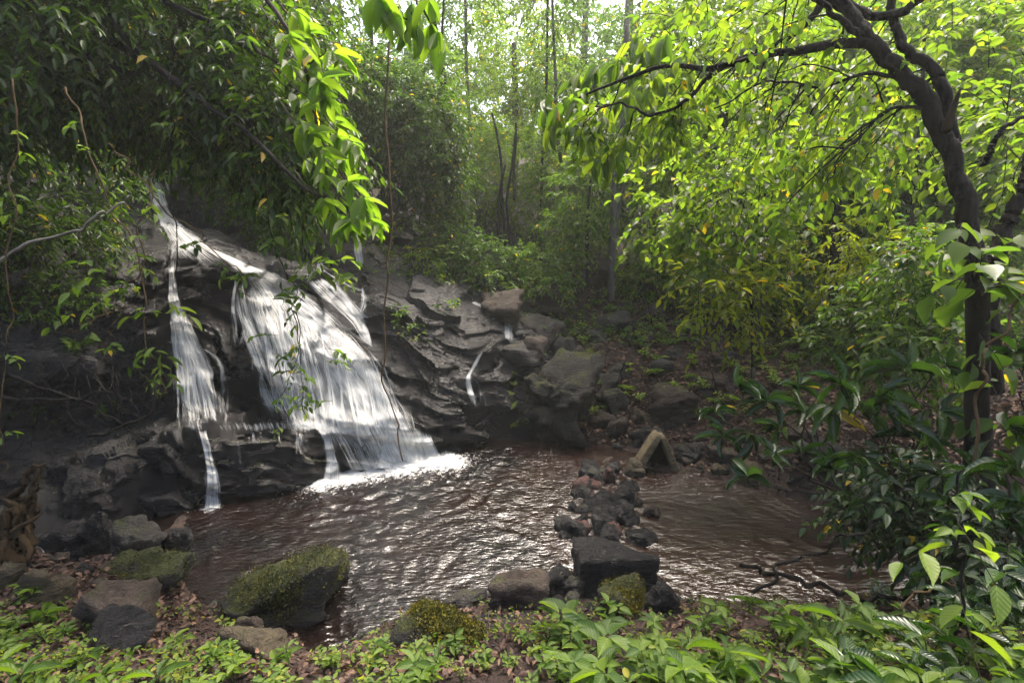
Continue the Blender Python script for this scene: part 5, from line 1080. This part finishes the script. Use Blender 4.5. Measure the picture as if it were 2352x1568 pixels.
def sprig(label, pts, leaf, width, mat, n, seed, templ=OVATE, tone=(.2, 1), hang=.2, nl=5, group=None):
    rg = np.random.default_rng(seed); o = thing("leafy_sprig", label, "sprig", at(*pts[0]), group); gl, gt = Geo(), Geo()
    for x, y, Y in pts:
        d = unit(np.array((rg.uniform(-1, 1), -.2, rg.uniform(-.5, .3)))); sprays(gl, gt, [at(x, y, Y)], [d], [leaf * 2.2], nl, leaf, width, rg, .25, templ, hang, tone, .0025)
    gl.build("leaves", M[mat], o); gt.build("twigs", M['twig'], o)
sprig("small dark leaves on the vines hanging before the main fall", [(672, 700, 4.0), (640, 770, 4.0), (690, 790, 4.0), (660, 830, 4.0), (625, 810, 4.0), (700, 860, 4.0), (720, 900, 4.0), (745, 830, 4.0), (650, 700, 4.0), (690, 640, 4.0), (755, 800, 4.0), (765, 920, 4.0), (680, 880, 4.0), (610, 640, 4.0), (740, 640, 4.0)], .085, .5, 'leaf_mid', 5, 1, tone=(0, .8))
sprig("pale green leaf sprig hanging before the left rock wall", [(235, 625, 3.2), (265, 640, 3.2), (300, 655, 3.2)], .11, .4, 'leaf_front', 5, 2)
sprig("three leaved sprig on the short pale branch", [(178, 715, 3.3), (190, 705, 3.3)], .09, .45, 'leaf_front', 5, 3, nl=3)
sprig("narrow leaved green sprig at the left edge of the left curtain of water", [(330, 800, 3.2), (345, 830, 3.2), (375, 790, 3.2), (370, 690, 3.2), (390, 720, 3.2)], .10, .3, 'leaf_front', 5, 4)
sprig("yellow green leaves dangling under the bright bough", [(760, 600, 3.8), (790, 620, 3.8), (745, 610, 3.8), (820, 630, 3.8), (700, 600, 3.8), (640, 540, 3.8), (670, 500, 3.8)], .10, .5, 'leaf_lime', 5, 5)
sprig("large leaves on the thin dark stem at lower right", [(2200, 1200, 1.78), (2190, 1330, 1.75), (2205, 1440, 1.72), (2215, 1250, 1.8)], .15, .45, 'leaf_front', 5, 6, nl=3, tone=(.5, 1.1))
# rotten stump at the left edge
o = thing("tree_stump", "rotten brown stump with ragged roots at the left edge", "stump", at(30, 1290, 3.2)); g = Geo()
rt2 = np.random.default_rng(6)
for k in range(16):
    an = k * .9; rr_ = .07 * rt2.random() ** .5; top = rt2.uniform(1085, 1200) if k else 1072; off = np.array((math.cos(an), math.sin(an), 0)) * rr_
    P = path([(15, 1340, 3.15), (32, 1240, 3.2), (48, 1160, 3.25), (62 + (1200 - top) * .12, top, 3.28)], 26) + off[None] * np.linspace(1.7, .6, 26)[:, None]
    tube(g, wander(P, .035, k + 20, 1.2), np.linspace(.034, rt2.uniform(.005, .014), 26), 8, .5, .8, k)
st_ = g.build("trunk", M['wood_old'], o)
for k, pts in enumerate([[(60, 1090, 3.28), (85, 1070, 3.25), (108, 1064, 3.2)], [(30, 1220, 3.1), (70, 1200, 3.05), (95, 1160, 3.1)], [(10, 1240, 3.05), (-5, 1290, 3.0), (-20, 1340, 2.95)], [(50, 1230, 3.05), (70, 1280, 3.0), (60, 1320, 2.98)], [(40, 1180, 3.1), (20, 1150, 3.1), (0, 1140, 3.15)]]):
    g = Geo(); tube(g, wander(path(pts, 14), .02, k), np.linspace(.02, .005, 14), 7, .5, .3, k); g.build("root", M['wood_old'], st_)
# roots hanging under the left overhang
o = thing("root_tangle", "tangle of bare roots hanging under the dark left overhang", "roots", at(250, 850, 5.2)); g = Geo(); rr = random.Random(8)
for k in range(26):
    x, y = rr.uniform(60, 400), rr.uniform(830, 900); Y = 5.1 + rr.uniform(-.1, .3); dx = rr.uniform(-40, 120)
    tube(g, wander(path([(x, y, Y), (x + dx * .4, y + 50, Y - .05), (x + dx, y + rr.uniform(80, 150), Y + .1)], 14), .05, k), np.linspace(.006, .002, 14), 5, .4)
for pts in [[(0, 910, 4.6), (90, 920, 4.6), (180, 915, 4.65), (260, 900, 4.7)], [(200, 1000, 5.0), (290, 980, 4.9), (350, 940, 4.9), (370, 880, 5.0)], [(20, 860, 4.7), (120, 900, 4.7), (230, 940, 4.9), (330, 1010, 5.0)]]:
    tube(g, wander(path(pts, 30), .04, 3), np.linspace(.02, .008, 30), 6, .4, .3)
g.build("roots", M['bark_dark'], o)
# ------------------------------------------------------------------ humid air, density raised so its veil also lifts the blacks
g = Geo(); x0, x1, y0, y1, z0, z1 = -62, 62, -14, 92, -2.2, 45
g.add([(x0, y0, z0), (x1, y0, z0), (x1, y1, z0), (x0, y1, z0), (x0, y0, z1), (x1, y0, z1), (x1, y1, z1), (x0, y1, z1)], None, [(0, 3, 2, 1), (4, 5, 6, 7), (0, 1, 5, 4), (1, 2, 6, 5), (2, 3, 7, 6), (3, 0, 4, 7)])
m = bpy.data.materials.new("humid air"); m.use_nodes = True; nt = m.node_tree; nt.nodes.clear()
pv = nt.nodes.new("ShaderNodeVolumePrincipled"); pv.inputs["Density"].default_value = HAZE; pv.inputs["Color"].default_value = (.95, .97, .9, 1); pv.inputs["Anisotropy"].default_value = .35
ou = nt.nodes.new("ShaderNodeOutputMaterial"); nt.links.new(pv.outputs[0], ou.inputs["Volume"])
if HAZE > 0: tag(g.build("haze", m), "thin humid haze between the trees", kind="stuff")
